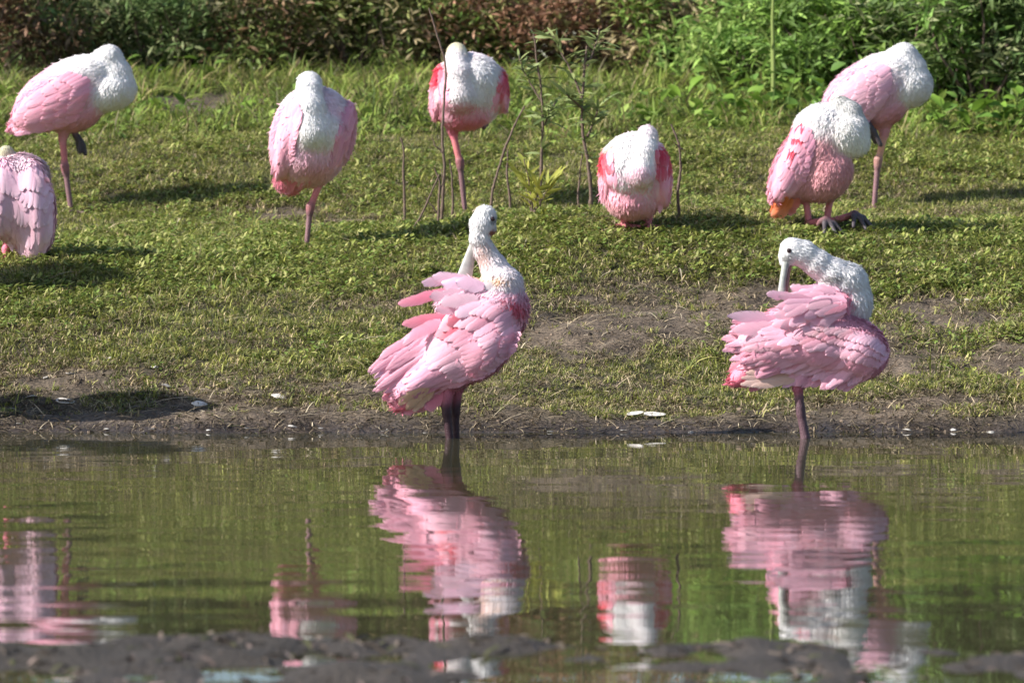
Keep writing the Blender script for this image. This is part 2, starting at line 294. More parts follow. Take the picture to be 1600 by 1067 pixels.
    def drape(s, x, z):                            # first body surface met from the near side; nan when none
        q = np.clip((np.stack([x, z], -1)-s.lo[[0, 2]])/H, 0, s.n[[0, 2]]-1.001); i = q.astype(int); f = q-i
        c = sum(s.D[i[:, 0]+a, :, i[:, 1]+b]*((f[:, 0] if a else 1-f[:, 0])*(f[:, 1] if b else 1-f[:, 1]))[:, None] for a in (0, 1) for b in (0, 1))
        ins = c < 0; j = ins.argmax(1); ok = ins.any(1) & (j > 0); jj = np.maximum(j, 1); r = np.arange(len(j)); c0 = c[r, jj-1]; c1 = c[r, jj]
        y = s.lo[1]+H*(jj-1+c0/np.maximum(c0-c1, 1e-9)); y[~ok] = np.nan; return y
    def recolour(s, P, c, jit=.07):                # coloured patches with a shape of their own (shoulder streaks and the like)
        c = np.array(c); px = P[:, 0]*s.k+s.fx; py = s.fy-P[:, 2]*s.k
        for (cx, cy, rx, ry, col, st) in s.patches:
            a = np.exp(-(((px-cx)/rx)**2+((py-cy)/ry)**2)**2)*st
            if jit: a = np.clip(a*(1.6 if len(a) > 1 else 1.05)+s.rng.normal(0, .30, len(a))*(a > .08), 0, 1)
            c = c*(1-a[:, None])+np.array(col)*a[:, None]
        if jit:
            c = c*(1+s.rng.normal(0, jit, (len(c), 1)))*(1+s.rng.normal(0, jit*.3, c.shape))
        return np.clip(c, 0.01, .88)
    def plume(s, n, name='plumage', lift=.10, wide=.23, messy=.26, size=.8):  # small contour feathers wherever no large feather lies
        p = s.vdn.copy(); kd = None
        if s.cover:
            cv = np.concatenate(s.cover); key = set(map(tuple, np.unique(np.concatenate([np.floor(cv/.014+o).astype(int) for o in (0, .5, -.5)]), axis=0)))
            hid = np.array([tuple(q) in key for q in np.floor(s.V/.014).astype(int)]); p = np.where(hid, p*.03, p)
        pick = s.rng.choice(len(s.V), n, p=p/p.sum())
        B = s.V[pick]+s.rng.normal(0, H*.6, (n, 3)); N = s.N[pick]; B = B-N*(s.sdf(B)[:, None]); fl = s.vfl[pick]*size*np.exp(s.rng.normal(0, .2, n))
        T = s.vflow[pick]+s.rng.normal(0, messy, (n, 3)); T -= N*(T*N).sum(1, keepdims=True); T /= np.maximum(np.linalg.norm(T, axis=1, keepdims=True), 1e-6); S = np.cross(N, T)
        lf = lift*np.exp(s.rng.normal(0, .5, n)); wd = fl*wide*s.rng.uniform(.7, 1.3, n)
        prof = [(0., .45, -.3), (.5, 1., .7), (1., 0., 1.1)]
        rows = []
        for (t, ww, up) in prof:
            c = B+T*(fl*t)[:, None]+N*(fl*lf*up*(t+.02)+.0003)[:, None]
            rows += [c] if ww == 0 else [c-S*(wd*.5*ww)[:, None], c+S*(wd*.5*ww)[:, None]]
        VV = np.stack(rows, 1); base = (np.arange(n)*5)[:, None]; Q = base+np.array([[0, 2, 3, 1]]); Tt = base+np.array([[2, 4, 3]])
        c = s.recolour(B, s.vcol[pick], .04); c = np.repeat(c[:, None], 5, 1); c[:, 4:] = c[:, 4:]*.92+WHITE*.07
        me = mesh(name, VV.reshape(-1, 3), [Q, Tt], M['plumage'], col=c.reshape(-1, 3)); soft = N+S*s.rng.normal(0, .17, (n, 1))+T*s.rng.normal(.05, .17, (n, 1)); soft /= np.linalg.norm(soft, axis=1, keepdims=True)   # down shades as a soft mass
        a = me.attributes.new('custom_normal', 'FLOAT_VECTOR', 'POINT'); a.data.foreach_set('vector', np.repeat(soft, 5, 0).astype(np.float32).ravel())
        o = obj(name, me, s.root); o['kind'] = 'stuff'; return o
    def feather_mesh(s, root, tip, wpx, bow=0., off=.002, rise=.007, col=PINK, free=None, roll=0., pale=.2, spread=None):
        """one large feather, draped over the body between two measured points; free=(d0,d1) gives it its own depth instead"""
        t = np.array([0, .12, .26, .42, .58, .72, .84, .925, .975, 1.]); nst = len(t); a = np.array(root[:2], float); b = np.array(tip[:2], float); d = b-a; L = np.linalg.norm(d); pn = np.array([-d[1], d[0]])/max(L, 1e-6)
        c = a+d*t[:, None]+pn*(bow*L*np.sin(t*np.pi*.5+.0)**2)[:, None]
        w_ = np.where(t < .3, .42+.58*np.sin(t/.3*np.pi/2), 1.)*np.where(t > .62, np.sqrt(np.clip(1-((t-.62)/.385)**2, 0, 1)), 1.); w_[-1] = .13
        w_ = w_*wpx*.5*(1+s.rng.normal(0, .04, nst)); rag = s.rng.normal(0, .05, (nst, 2))*wpx*(t > .3)[:, None]
        G = np.stack([c+pn*(w_+rag[:, 0])[:, None], c+pn*(w_*.5)[:, None], c, c-pn*(w_*.5)[:, None], c-pn*(w_+rag[:, 1])[:, None]], 1)
        x = (G[..., 0]-s.fx)/s.k; z = (s.fy-G[..., 1])/s.k
        if free is None:
            y = s.drape(x.ravel(), z.ravel()).reshape(nst, 5); ym = y[:, 2].copy(); last = np.nanmin(ym) if np.isfinite(ym).any() else 0
            prev = None
            for i in range(nst):
                if not np.isfinite(ym[i]): ym[i] = (prev if prev is not None else last)
                elif prev is not None: ym[i] = np.clip(ym[i], prev-.03, prev+.022)
                prev = ym[i]
            for _ in range(2): ym[1:-1] = (ym[:-2]+2*ym[1:-1]+ym[2:])/4
            for j in range(5):
                lim = .004 if j in (1, 3) else .008
                y[:, j] = np.clip(np.where(np.isfinite(y[:, j]), y[:, j], ym+lim*.6), ym-lim, ym+lim)
        else:
            y = np.repeat((np.array(free[0])+(free[1]-free[0])*t)[:, None]/s.k, 5, 1)
        o_ = (off+rise*t**1.3)[:, None]+np.array([-.0007, .0002, .0004, .0002, -.0007])+roll*np.array([-1, -.5, 0, .5, 1])*wpx/s.k*.5
        y = y-o_
        V = np.stack([x, y, z], -1).reshape(-1, 3); i = np.arange(nst*5).reshape(nst, 5); Q = np.stack([i[:-1, :-1], i[1:, :-1], i[1:, 1:], i[:-1, 1:]], -1).reshape(-1, 4)
        rc = s.recolour(np.array([[(a[0]+d[0]*.3-s.fx)/s.k, 0, (s.fy-a[1]-d[1]*.3)/s.k]]), np.array([col]), .05)[0]
        sh = np.array([.25, .08, 0, .08, .25])[None, :]+.35*(t**3)[:, None]; cc = rc+(np.maximum(WHITE, rc)-rc)*(np.clip(sh*pale*2+s.rng.uniform(-.03, .03, (nst, 5)), 0, .6))[..., None]
        uvv = np.stack(np.broadcast_arrays(np.array([-.5, -.25, 0, .25, .5])[None, :], t[:, None]*np.ones((1, 5))), -1)
        s.cover.append(V.reshape(nst, 5, 3)[:, 1:4].reshape(-1, 3)) if free is None else None
        return V, Q, np.clip(cc, 0, .86).reshape(-1, 3), uvv.reshape(-1, 2)
    def feather(s, *a, parent=None, name='feather', **k):
        V, Q, c, u = s.feather_mesh(*a, **k); return obj(name, mesh(name, V, Q, M['feather'], col=c, uv=u), parent or s.root)
    def wing(s, Fp, Tp, rows, col=PINK, wcol=None, coverts=2, name='wing'):
        """rows from tail to shoulder: (t along wing, length fraction, count, width px). The last `coverts` rows are joined as the wing's covert sheet, the rest are single feathers"""
        Fp = np.array(Fp, float); Tp = np.array(Tp, float)
        def poly(P, u):
            u = np.clip(u, 0, 1)*(len(P)-1); i = min(int(u), len(P)-2); return P[i]+(P[i+1]-P[i])*(u-i)
        big = []; small = []
        for j, (t, Lf, n, wd) in enumerate(rows):
            for i in range(n):
                u = (i+.5+s.rng.normal(0, .13))/n; f = poly(Fp, u); q = poly(Tp, u)+s.rng.normal(0, 2.0, 2); r = f+(q-f)*t; e = r+(q-f)*min(Lf, 1.02-t)*s.rng.uniform(.9, 1.06)
                cc = (col if wcol is None else wcol[j])*s.rng.uniform(.93, 1.06)
                m = s.feather_mesh(r, e, wd*s.rng.uniform(.88, 1.12), bow=s.rng.normal(0, .03), off=.002+.001*j, rise=.0035+.0008*j, col=cc, roll=s.rng.normal(.03, .05))
                (small if j >= len(rows)-coverts else big).append(m)
        V = []; Q = []; C = []; U = []; b = 0
        for (v, q, c, u) in small: V.append(v); Q.append(q+b); C.append(c); U.append(u); b += len(v)
        wo = obj(name, mesh(name, np.concatenate(V), np.concatenate(Q), M['feather'], col=np.concatenate(C), uv=np.concatenate(U)), s.root)
        for (v, q, c, u) in big: obj('feather', mesh('feather', v, q, M['feather'], col=c, uv=u), wo)
        return wo
    def bill(s, pts, wid, thick, col, flat=(1, 0, 0), name='bill'):
        """spoon bill: centre line in photo px, half widths and half thicknesses in px"""
        P = np.array([s.P(*p) for p in pts]); t = np.linspace(0, len(P)-1, 18); i = np.minimum(t.astype(int), len(P)-2); f = (t-i)[:, None]; C = P[i]*(1-f)+P[i+1]*f
        wv = np.interp(t, range(len(wid)), wid)/s.k; th = np.interp(t, range(len(thick)), thick)/s.k
        T = np.gradient(C, axis=0); T /= np.linalg.norm(T, axis=1, keepdims=True); S = np.array(flat, float); S = S-T*(T@S)[:, None]; S /= np.linalg.norm(S, axis=1, keepdims=True); N = np.cross(T, S)
        a = np.linspace(0, 2*np.pi, 12, endpoint=False); V = C[:, None]+S[:, None]*(np.cos(a)[None, :, None]*wv[:, None, None])+N[:, None]*(np.sin(a)[None, :, None]*th[:, None, None])
        i = np.arange(18*12).reshape(18, 12); Q = np.stack([i[:-1], np.roll(i, -1, 1)[:-1], np.roll(i, -1, 1)[1:], i[1:]], -1).reshape(-1, 4)
        V = np.concatenate([V.reshape(-1, 3), C[:1], C[-1:]]); n = 18*12; Tt = np.concatenate([np.stack([np.full(12, n), np.roll(i[0], -1), i[0]], 1), np.stack([np.full(12, n+1), i[-1], np.roll(i[-1], -1)], 1)])
        c = np.repeat((np.array(col)*(1+.10*np.sin(np.linspace(0, 40, 18)))[:, None])[:, None], 12, 1).reshape(-1, 3); c = np.concatenate([c, c[:1], c[-1:]])
        return obj(name, mesh(name, V, [Q, Tt], M['bill'], col=c), s.root)
    def eye(s, p, r):
        u = np.linspace(0, np.pi, 9); v = np.linspace(0, 2*np.pi, 14, endpoint=False); V = np.stack([np.sin(u)[:, None]*np.cos(v), np.sin(u)[:, None]*np.sin(v), np.cos(u)[:, None]*np.ones(14)], -1)*r/s.k+s.P(*p)
        i = np.arange(9*14).reshape(9, 14); Q = np.stack([i[:-1], i[1:], np.roll(i, -1, 1)[1:], np.roll(i, -1, 1)[:-1]], -1).reshape(-1, 4); return obj('eye', mesh('eye', V.reshape(-1, 3), Q, M['eye']), s.root)
def nets(D, lo):
    ins = D < 0; n = D.shape; cs = sum(ins[a:n[0]-1+a, b:n[1]-1+b, c:n[2]-1+c].astype(np.int8) for a in (0, 1) for b in (0, 1) for c in (0, 1)); act = (cs > 0) & (cs < 8)
    I = np.argwhere(act); id_ = np.full(act.shape, -1, np.int32); id_[act] = np.arange(len(I)); cor = np.array([[a, b, c] for a in (0, 1) for b in (0, 1) for c in (0, 1)])
    val = np.stack([D[I[:, 0]+a, I[:, 1]+b, I[:, 2]+c] for a, b, c in cor], 1); acc = np.zeros((len(I), 3)); cnt = np.zeros((len(I), 1))
    for i in range(8):
        for j in range(i+1, 8):
            if np.abs(cor[i]-cor[j]).sum() == 1:
                m = (val[:, i] < 0) != (val[:, j] < 0); t = val[:, i]/np.where(m, val[:, i]-val[:, j], 1); acc += np.where(m[:, None], cor[i]+t[:, None]*(cor[j]-cor[i]), 0); cnt += m[:, None]
    V = lo+H*(I+acc/cnt); F = []
    for ax in range(3):
        o = [k for k in range(3) if k != ax]; sa = [slice(0, None)]*3; sb = [slice(0, None)]*3; sa[ax] = slice(0, -1); sb[ax] = slice(1, None)
        A = ins[tuple(sa)]; B = ins[tuple(sb)]; E = np.argwhere(A != B); E = E[(E[:, o[0]] > 0) & (E[:, o[1]] > 0) & (E[:, o[0]] < n[o[0]]-1) & (E[:, o[1]] < n[o[1]]-1)]
        q = []
        for (u, v) in ((-1, -1), (0, -1), (0, 0), (-1, 0)):
            J = E.copy(); J[:, o[0]] += u; J[:, o[1]] += v; q.append(id_[J[:, 0], J[:, 1], J[:, 2]])
        q = np.stack(q, 1); fl = A[E[:, 0], E[:, 1], E[:, 2]]; fl = fl if ax != 1 else ~fl; q[~fl] = q[~fl][:, ::-1]; F.append(q)
    return V, np.concatenate(F)
GB = 'spoonbills resting on the grassy bank'; GW = 'spoonbills preening in the shallows'

# A: sleeping on one leg, side on
b = Bird('spoonbill', *BIRDS['A'], 'pink and white spoonbill asleep on one leg before the tall grass, black toes dangling', GB, (-.88, .47), 21)
b.ell((100, 150), (80, 47), -27, 46, PALE, .03); b.ell((124, 124), (58, 34), -20, 40, WHITE, .026); b.ell((172, 143), (41, 30), -22, 38, WHITE, .022, flow=(-.3, 1)); b.ell((128, 178), (40, 24), -30, 32, BELLY*1.06, .024)
b.ell((84, 160), (66, 34), -28, 16, PINK, .03, dn=.12) if False else b.ell((84, 162, -30), (66, 35), -28, 20, PINK*1.05, .03, dn=.12)
b.ell((84, 162, 30), (66, 35), -28, 20, PINK*1.05, .03); b.ell((44, 190), (30, 14), -25, 16, PINK, .03)
b.chain([(186, 140, 0, 27), (182, 116, 0, 23), (172, 92, 0, 19), (160, 92, 12, 16)], WHITE, fl=.016, flow=(.15, 1), bl=8)
b.leg((104, 192, -4), (99, 218, -4), (103, 264, -4), (112, 331, -4)); b.chain([(112, 200, 10, 6), (120, 214, 10, 5), (124, 234, 8, 4)], DARK); b.chain([(119, 212, 4, 5), (130, 228, 2, 4.5), (134, 241, 0, 3.5)], DARK); b.chain([(118, 210, 2, 5), (127, 222, 0, 4.5), (126, 238, -4, 3)], DARK)
b.build()
b.wing([(112, 112), (146, 124), (144, 150), (128, 184), (100, 198)], [(40, 165), (26, 182), (19, 198), (30, 206), (60, 204)], ROWS([(.50, .52, 8, 15), (.34, .42, 8, 16), (.2, .32, 8, 15), (.08, .26, 9, 14), (0, .2, 9, 13)]), PINK*1.05, coverts=2)
b.bill([(156, 94, 14), (130, 104, 22), (104, 118, 26)], [7, 5, 9], [5, 3, 2], GREY)
b.plume(29835)

# B: seen from behind, partly out of frame
b = Bird('spoonbill', *BIRDS['B'], 'pale pink spoonbill seen from behind with yellowish bald head and folded wings', GB, (.15, 1, -.6), 22)
b.ell((36, 318), (48, 76), -10, 60, PALE, .03); b.ell((62, 320, -28), (26, 72), -8, 34, PALE, .03, dn=.12); b.ell((8, 310, -30), (30, 62), 4, 34, PALE, .03, dn=.12); b.ell((54, 378, -30), (16, 30), -10, 16, PALE, .03)
b.ell((36, 272, -5), (40, 30), 0, 42, WHITE*.5+PALE*.5, .026); b.chain([(22, 275, 20, 24), (14, 255, 10, 17)], GREY*1.1, fl=.016, bl=8); b.chain([(13, 252, 2, 12), (11, 240, -4, 12.5)], HEADG*.85, fl=.006, bl=4)
b.leg((14, 360, 10), (10, 378, 10), (8, 392, 10), (7, 404, 10), cols=(ROSE, ROSE, ROSE, LEGP)); b.leg((-12, 358, 10), (-14, 378, 10), (-14, 392, 10), (-14, 404, 10), cols=(ROSE, ROSE, ROSE, LEGP))
b.patches = [(20, 385, 16, 16, ROSE, .8), (60, 408, 14, 7, PEACH, .9)]
b.build()
b.wing([(38, 268), (58, 258), (78, 275), (86, 300)], [(46, 400), (56, 408), (66, 400), (78, 380)], ROWS([(.55, .44, 6, 17), (.38, .42, 6, 19), (.2, .36, 6, 19), (.06, .30, 6, 18), (0, .2, 6, 17)]), PALE*1.03)
b.wing([(-20, 275), (5, 262), (26, 268), (40, 282)], [(0, 368), (20, 384), (36, 398), (48, 404)], ROWS([(.5, .48, 6, 18), (.34, .42, 6, 19), (.18, .36, 6, 20), (.0, .26, 6, 18)]), PALE*1.03, coverts=1)
for (r, t, w_) in (((18, 280), (36, 306), 26), ((2, 276), (8, 318), 26), ((50, 268), (70, 300), 26), ((34, 300), (48, 330), 16)): b.feather(r, t, w_*.8, off=.007, rise=.004, col=PALE*1.02)
b.bill([(8, 246, -16), (2, 268, -24), (-4, 296, -40)], [7, 5, 9], [5, 3, 2], GREY)
b.plume(22815)

# C: facing the camera on one leg
b = Bird('spoonbill', *BIRDS['C'], 'spoonbill with white breast facing the water, asleep on one bent pink leg', GB, (-.3, .9, .5), 23)
b.ell((487, 215), (62, 78), 12, 76, PALE, .028); b.ell((495, 178, 0), (52, 40), 10, 55, WHITE, .024, flow=(0, 1)); b.ell((493, 205, -48), (42, 36), 0, 34, WHITE, .022, flow=(.1, 1)); b.ell((486, 248, -22), (42, 34), 0, 45, BELLY, .022)
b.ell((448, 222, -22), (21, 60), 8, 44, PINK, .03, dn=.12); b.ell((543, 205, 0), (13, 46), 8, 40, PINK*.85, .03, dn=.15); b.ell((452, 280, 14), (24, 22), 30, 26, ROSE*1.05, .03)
b.chain([(492, 205, -66, 26), (487, 172, -60, 23), (485, 145, -45, 18), (485, 132, -30, 17), (488, 135, -8, 14)], WHITE, fl=.016, flow=(.05, 1), bl=8)
b.patches = [(432, 290, 14, 14, ROSE, .7)]
b.leg((504, 264, -5), (500, 285, -5), (485, 326, -5), (478, 397, -5), cols=(BELLY*1.1, LEGP*1.15, KNEE, LEGG)); b.build()
b.wing([(452, 160), (470, 160), (476, 178), (466, 208), (462, 232)], [(428, 250), (428, 272), (436, 286), (446, 278), (452, 268)], ROWS([(.48, .52, 6, 13), (.32, .42, 6, 14), (.18, .34, 6, 14), (.05, .3, 7, 13), (0, .2, 7, 12)]), PINK*1.06)
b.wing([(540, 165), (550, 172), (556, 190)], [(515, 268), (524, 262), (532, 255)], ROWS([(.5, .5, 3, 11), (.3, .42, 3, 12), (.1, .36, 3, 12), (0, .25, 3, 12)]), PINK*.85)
for (r, t) in (((458, 272), (436, 302)), ((466, 275), (446, 304)), ((478, 275), (460, 298)), ((488, 272), (478, 292))): b.feather(r, t, 15, col=ROSE*1.05, off=-.004)
b.plume(29835)
C_ROOT = b.root

# D: facing the camera, red shoulders, one leg
b = Bird('spoonbill', *BIRDS['D'], 'spoonbill with bright red shoulders on one straight leg behind the bare twigs', GB, (0, .8, .6), 24)
b.ell((733, 142), (57, 58), 0, 70, WHITE*.55+PALE*.45, .026); b.ell((742, 128, -20), (44, 38), 10, 55, WHITE, .024, flow=(0, 1)); b.ell((722, 152, -52), (38, 30), 0, 26, WHITE, .02, flow=(0, 1)); b.ell((726, 178, -20), (40, 25), 0, 45, ROSE*1.05, .022)
b.ell((686, 147, -8), (13, 42), 8, 40, PINK, .03, dn=.12); b.ell((785, 143, 0), (9, 34), -6, 40, PINK, .03, dn=.15)
b.chain([(720, 152, -68, 24), (717, 120, -64, 19), (714, 96, -48, 17)], WHITE*.9+PINK*.1, fl=.016, flow=(.05, 1), bl=8); b.chain([(714, 90, -40, 16), (714, 84, -24, 16)], HEADG*1.15, fl=.008, flow=(0, 1), bl=5)
b.patches = [(682, 116, 16, 20, RED, 1.), (790, 125, 11, 24, RED, .95), (722, 172, 40, 12, PINK, .55), (700, 196, 26, 16, ROSE, .8)]
b.leg((706, 192, -5), (709, 212, -5), (719, 256, -5), (727, 334, -5), cols=(ROSE*1.1, LEGP, KNEE, LEGG*.9)); b.chain([(752, 188, 0, 6), (759, 194, -10, 5), (756, 200, -20, 3.5)], DARK); b.build()
b.wing([(688, 110), (697, 116), (696, 132)], [(690, 190), (700, 196), (704, 190)], ROWS([(.5, .5, 4, 11), (.3, .45, 4, 12), (.12, .34, 4, 12), (0, .25, 4, 12)]), PINK)
b.wing([(782, 114), (789, 120), (793, 132)], [(768, 178), (776, 172), (780, 168)], ROWS([(.5, .5, 3, 9), (.3, .45, 3, 10), (.1, .34, 3, 10), (0, .25, 3, 10)]), PINK)
b.plume(26325)

# E: crouched, facing the camera
b = Bird('spoonbill', *BIRDS['E'], 'squat spoonbill crouching low in the grass with red edged wings', GB, (0, .7, .7), 25)
b.ell((994, 272), (53, 64), 0, 68, WHITE*.5+PALE*.5, .026); b.ell((984, 255, -20), (44, 42), 0, 52, WHITE, .024, flow=(0, 1)); b.ell((982, 272, -50), (36, 32), 0, 24, WHITE*.95+PALE*.05, .02, flow=(0, 1)); b.ell((986, 314, -18), (36, 30), 0, 44, BELLY*.97, .024, flow=(0, 1)); b.ell((966, 308, -20), (18, 24), 0, 24, BELLY, .02); b.ell((1010, 316, -22), (16, 24), 0, 24, BELLY, .02)
b.ell((947, 275, -5), (10, 42), 4, 40, PINK, .03, dn=.12); b.ell((1032, 279, -18), (15, 46), -6, 42, PINK*1.02, .03, dn=.12)
b.chain([(1000, 270, -70, 22), (1006, 240, -62, 18), (1010, 215, -45, 14.5), (1010, 210, -25, 14)], [WHITE*.9+PALE*.1, WHITE, WHITE*.6+PALE*.4], fl=.014, flow=(0, 1), bl=8)
b.patches = [(942, 252, 10, 20, RED, .9), (1036, 250, 15, 22, RED, .95), (995, 275, 34, 16, PALE, .5), (955, 235, 9, 9, PEACH, .22), (985, 305, 50, 14, PINK, .35)]
b.leg((975, 318, -12), (974, 332, -12), (975, 341, -12), (976, 352, -12), cols=(BELLY, ROSE, LEGP, LEGP)); b.leg((1012, 320, -12), (1012, 336, -12), (1012, 343, -12), (1012, 353, -12), cols=(BELLY, ROSE, LEGP, LEGP)); b.build()
b.wing([(1022, 234), (1032, 235), (1043, 246)], [(1022, 325), (1030, 328), (1040, 315)], ROWS([(.5, .5, 4, 12), (.3, .42, 4, 12), (.12, .34, 4, 12), (0, .22, 4, 12)]), PINK*1.05)
b.wing([(954, 232), (946, 240), (940, 250)], [(960, 310), (954, 310), (948, 300)], ROWS([(.5, .5, 3, 9), (.3, .45, 3, 10), (.1, .34, 3, 10), (0, .25, 3, 10)]), PINK)
b.plume(26325)

# F: resting on its hocks, toes stretched out in front
b = Bird('spoonbill', *BIRDS['F'], 'spoonbill sitting back on its heels with red streaked wing and dark toes spread', GB, (-.5, .85), 26)
b.ell((1270, 245), (80, 47), -58, 48, BELLY, .026); b.ell((1280, 205), (46, 40), -40, 44, WHITE, .024); b.ell((1318, 212, -14), (34, 36), -60, 34, WHITE*np.array([1, .99, .95]), .022, flow=(.1, 1)); b.ell((1290, 272, -10), (46, 38), -50, 42, BELLY, .026, flow=(-.2, 1))
b.ell((1237, 258, -26), (64, 25), -66, 24, PINK, .03, dn=.12); b.ell((1237, 258, 30), (64, 25), -66, 22, PINK, .03)
b.chain([(1338, 224, -16, 20), (1334, 200, -14, 20), (1326, 178, -10, 18), (1312, 167, -4, 17)], [WHITE, WHITE*.8, GREY*1.35], fl=.015, flow=(.25, 1), bl=7)
b.chain([(1228, 316, 0, 17), (1212, 332, -4, 8)], ORANGE, fl=.022, bl=6); b.patches = [(1246, 316, 12, 8, ROSE, .6)]
for (x0, x1, d0, xf, yf, df) in ((1258, 1264, 0, 1287, 343, -34), (1296, 1292, 10, 1335, 334, 0)):
    b.chain([(x0, 300, d0, 13), (x0+1, 312, d0, 7)], BELLY, fl=.012, flow=(0, 1), bl=6); b.chain([(x0+1, 312, d0, 5.4), (x1, 348, d0, 5.4)], LEGP*1.1)
    b.chain([(x1-2, 350, d0, 6.2), (xf, yf, df, 4.8)], LEGP*.9)
    for (dx, dy, dd) in ((30, 25, -14), (16, 24, -26), (-4, 20, -30), (-12, 10, 10)):
        b.chain([(xf, yf, df, 4.8), (xf+dx*.45, yf+dy*.25, df+dd*.4, 4.2), (xf+dx, yf+dy, df+dd, 2.8)], DARK*1.5)
b.build()
b.wing([(1238, 196), (1262, 198), (1270, 222), (1262, 256), (1254, 282)], [(1206, 292), (1204, 308), (1210, 316), (1224, 308), (1234, 302)], ROWS([(.48, .52, 6, 14), (.32, .42, 6, 15), (.18, .32, 6, 15), (.05, .28, 7, 14), (0, .18, 7, 12)]), PINK*1.06)
fs = []
for i in range(70):
    u = b.rng.normal(0, 1); x_, y_ = (1246+8*np.clip(b.rng.normal(0, 1), -1.3, 1.6), 214+b.rng.normal(0, 8)) if i < 54 else (1234+4*np.clip(b.rng.normal(0, 1), -1, 2), 238+b.rng.normal(0, 7)); fs.append(b.feather_mesh((x_+3, y_-8), (x_-5, y_+9+b.rng.uniform(0, 5)), b.rng.uniform(1.6, 3.2), off=.007, rise=.002, col=RED*b.rng.uniform(.9, 1.15)+PINK*b.rng.uniform(0, .25), pale=.05))
nb_ = 0; VV = []; QQ = []; CC = []; UU = []
for (v, q, c, u) in fs: VV.append(v); QQ.append(q+nb_); CC.append(c); UU.append(u); nb_ += len(v)
obj('red_coverts', mesh('red_coverts', np.concatenate(VV), np.concatenate(QQ), M['feather'], col=np.concatenate(CC), uv=np.concatenate(UU)), b.root)['kind'] = 'stuff'
for (r, t) in (((1228, 308), (1205, 340)), ((1236, 310), (1217, 342)), ((1246, 310), (1232, 337))): b.feather(r, t, 15, col=ORANGE, off=.012)
b.bill([(1320, 172, -24), (1300, 186, -34), (1284, 196, -44)], [6, 4, 7], [4, 3, 2], GREY*.8) if False else b.bill([(1306, 168, 8), (1284, 184, 16), (1262, 200, 20)], [6, 4, 7], [4, 3, 2], GREY*.8)
b.plume(28080)

# G: asleep behind F
b = Bird('spoonbill', *BIRDS['G'], 'pale spoonbill with plain pink wing asleep on one leg behind the red streaked one', GB, (-.86, .5), 27)
b.ell((1356, 143), (76, 46), -30, 46, PALE, .03); b.ell((1382, 118), (52, 34), -20, 40, WHITE, .026); b.ell((1418, 135), (38, 34), -15, 38, WHITE, .022, flow=(-.3, 1)); b.ell((1384, 172), (38, 24), -30, 32, BELLY*1.06, .024)
b.ell((1344, 148, -30), (60, 36), -36, 20, PALE*.6+PINK*.4, .03, dn=.12); b.ell((1344, 148, 30), (60, 36), -36, 20, PINK, .03); b.ell((1302, 184), (26, 13), -35, 15, PINK, .03)
b.chain([(1424, 132, 0, 28), (1420, 108, 0, 24), (1411, 90, 0, 20), (1400, 90, 12, 16)], WHITE, fl=.016, flow=(.15, 1), bl=8)
b.leg((1382, 186, -4), (1380, 214, -4), (1371, 254, -4), (1365, 326, -4), cols=(BELLY*1.05, np.array([.66, .33, .22]), LEGG, LEGG*1.1)); b.chain([(1352, 194, -28, 6), (1362, 206, -28, 5), (1373, 227, -28, 3.6)], DARK*1.3); b.chain([(1354, 196, -24, 6), (1358, 210, -24, 4), (1366, 224, -20, 3)], DARK*1.3)
b.build()
b.wing([(1365, 98), (1386, 106), (1390, 128), (1380, 158), (1358, 186)], [(1306, 140), (1294, 160), (1286, 182), (1298, 196), (1320, 196)], ROWS([(.50, .52, 8, 15), (.34, .42, 8, 16), (.2, .32, 8, 15), (.08, .26, 9, 14), (0, .2, 9, 13)]), PALE*.55+PINK*.45)
b.bill([(1396, 92, 14), (1370, 102, 22), (1344, 116, 26)], [7, 5, 9], [5, 3, 2], GREY)
b.plume(28080)

# H: in the shallows, preening over its back
b = Bird('spoonbill', 706, 686, 555, 'preening spoonbill in the shallows on two dark legs, bill tucked behind its upright neck', GW, (-.72, .69), 28)
b.ell((738, 522), (104, 60), -45, 54, PINK, .034); b.ell((776, 482), (46, 46), 0, 48, PALE, .03, flow=(-.5, .8)); b.ell((784, 446), (30, 30), 0, 36, WHITE*.8+PALE*.2, .024, flow=(-.2, 1)); b.ell((728, 468, -6), (42, 30), -20, 34, PALE, .034); b.ell((760, 540, -20), (58, 36), -52, 40, PINK*1.03, .034)
b.ell((664, 588, -6), (62, 26), -34, 30, PINK, .034); b.ell((650, 623, 4), (40, 15), -20, 20, ROSE*1.1, .03, dn=.1)
b.chain([(786, 444, 2, 27), (771, 416, 4, 19), (758, 394, 4, 15), (749, 372, 0, 14)], [WHITE*.75+PALE*.25, WHITE*.85+PALE*.15, WHITE*.8+np.array([.5, .38, .34])*.2], fl=.014, flow=(.3, 1), bl=9)
b.chain([(749, 371, 0, 14), (753, 350, 2, 17.5), (758, 338, 5, 17)], WHITE, fl=.013, flow=(-.2, 1), bl=6); b.chain([(762, 348, 4, 13), (768, 358, 6, 8)], WHITE*.75, fl=.006, flow=(0, 1), bl=5)
b.patches = [(802, 476, 20, 13, RED*.5+ROSE*.5, .85), (728, 498, 14, 8, RED*.6+ROSE*.4, .7), (762, 486, 20, 8, RED*.4+PINK*.6, .6), (770, 362, 6, 5, np.array([.35, .12, .06]), .9), (771, 342, 6, 5, GREY*.7, .8), (765, 434, 30, 7, PEACH, .5), (755, 400, 12, 22, np.array([.75, .52, .46]), .45), (700, 612, 30, 20, ROSE*.85, .6)]
b.chain([(712, 585, -8, 20), (702, 606, -8, 9.5)], ROSE*.8, fl=.015, flow=(0, 1), bl=8); b.chain([(702, 602, -8, 9), (697, 634, -8, 8), (698, 645, -8, 8)], MAROON); b.chain([(698, 645, -8, 7), (703, 690, -8, 6), (703, 722, -8, 6)], MAROON)
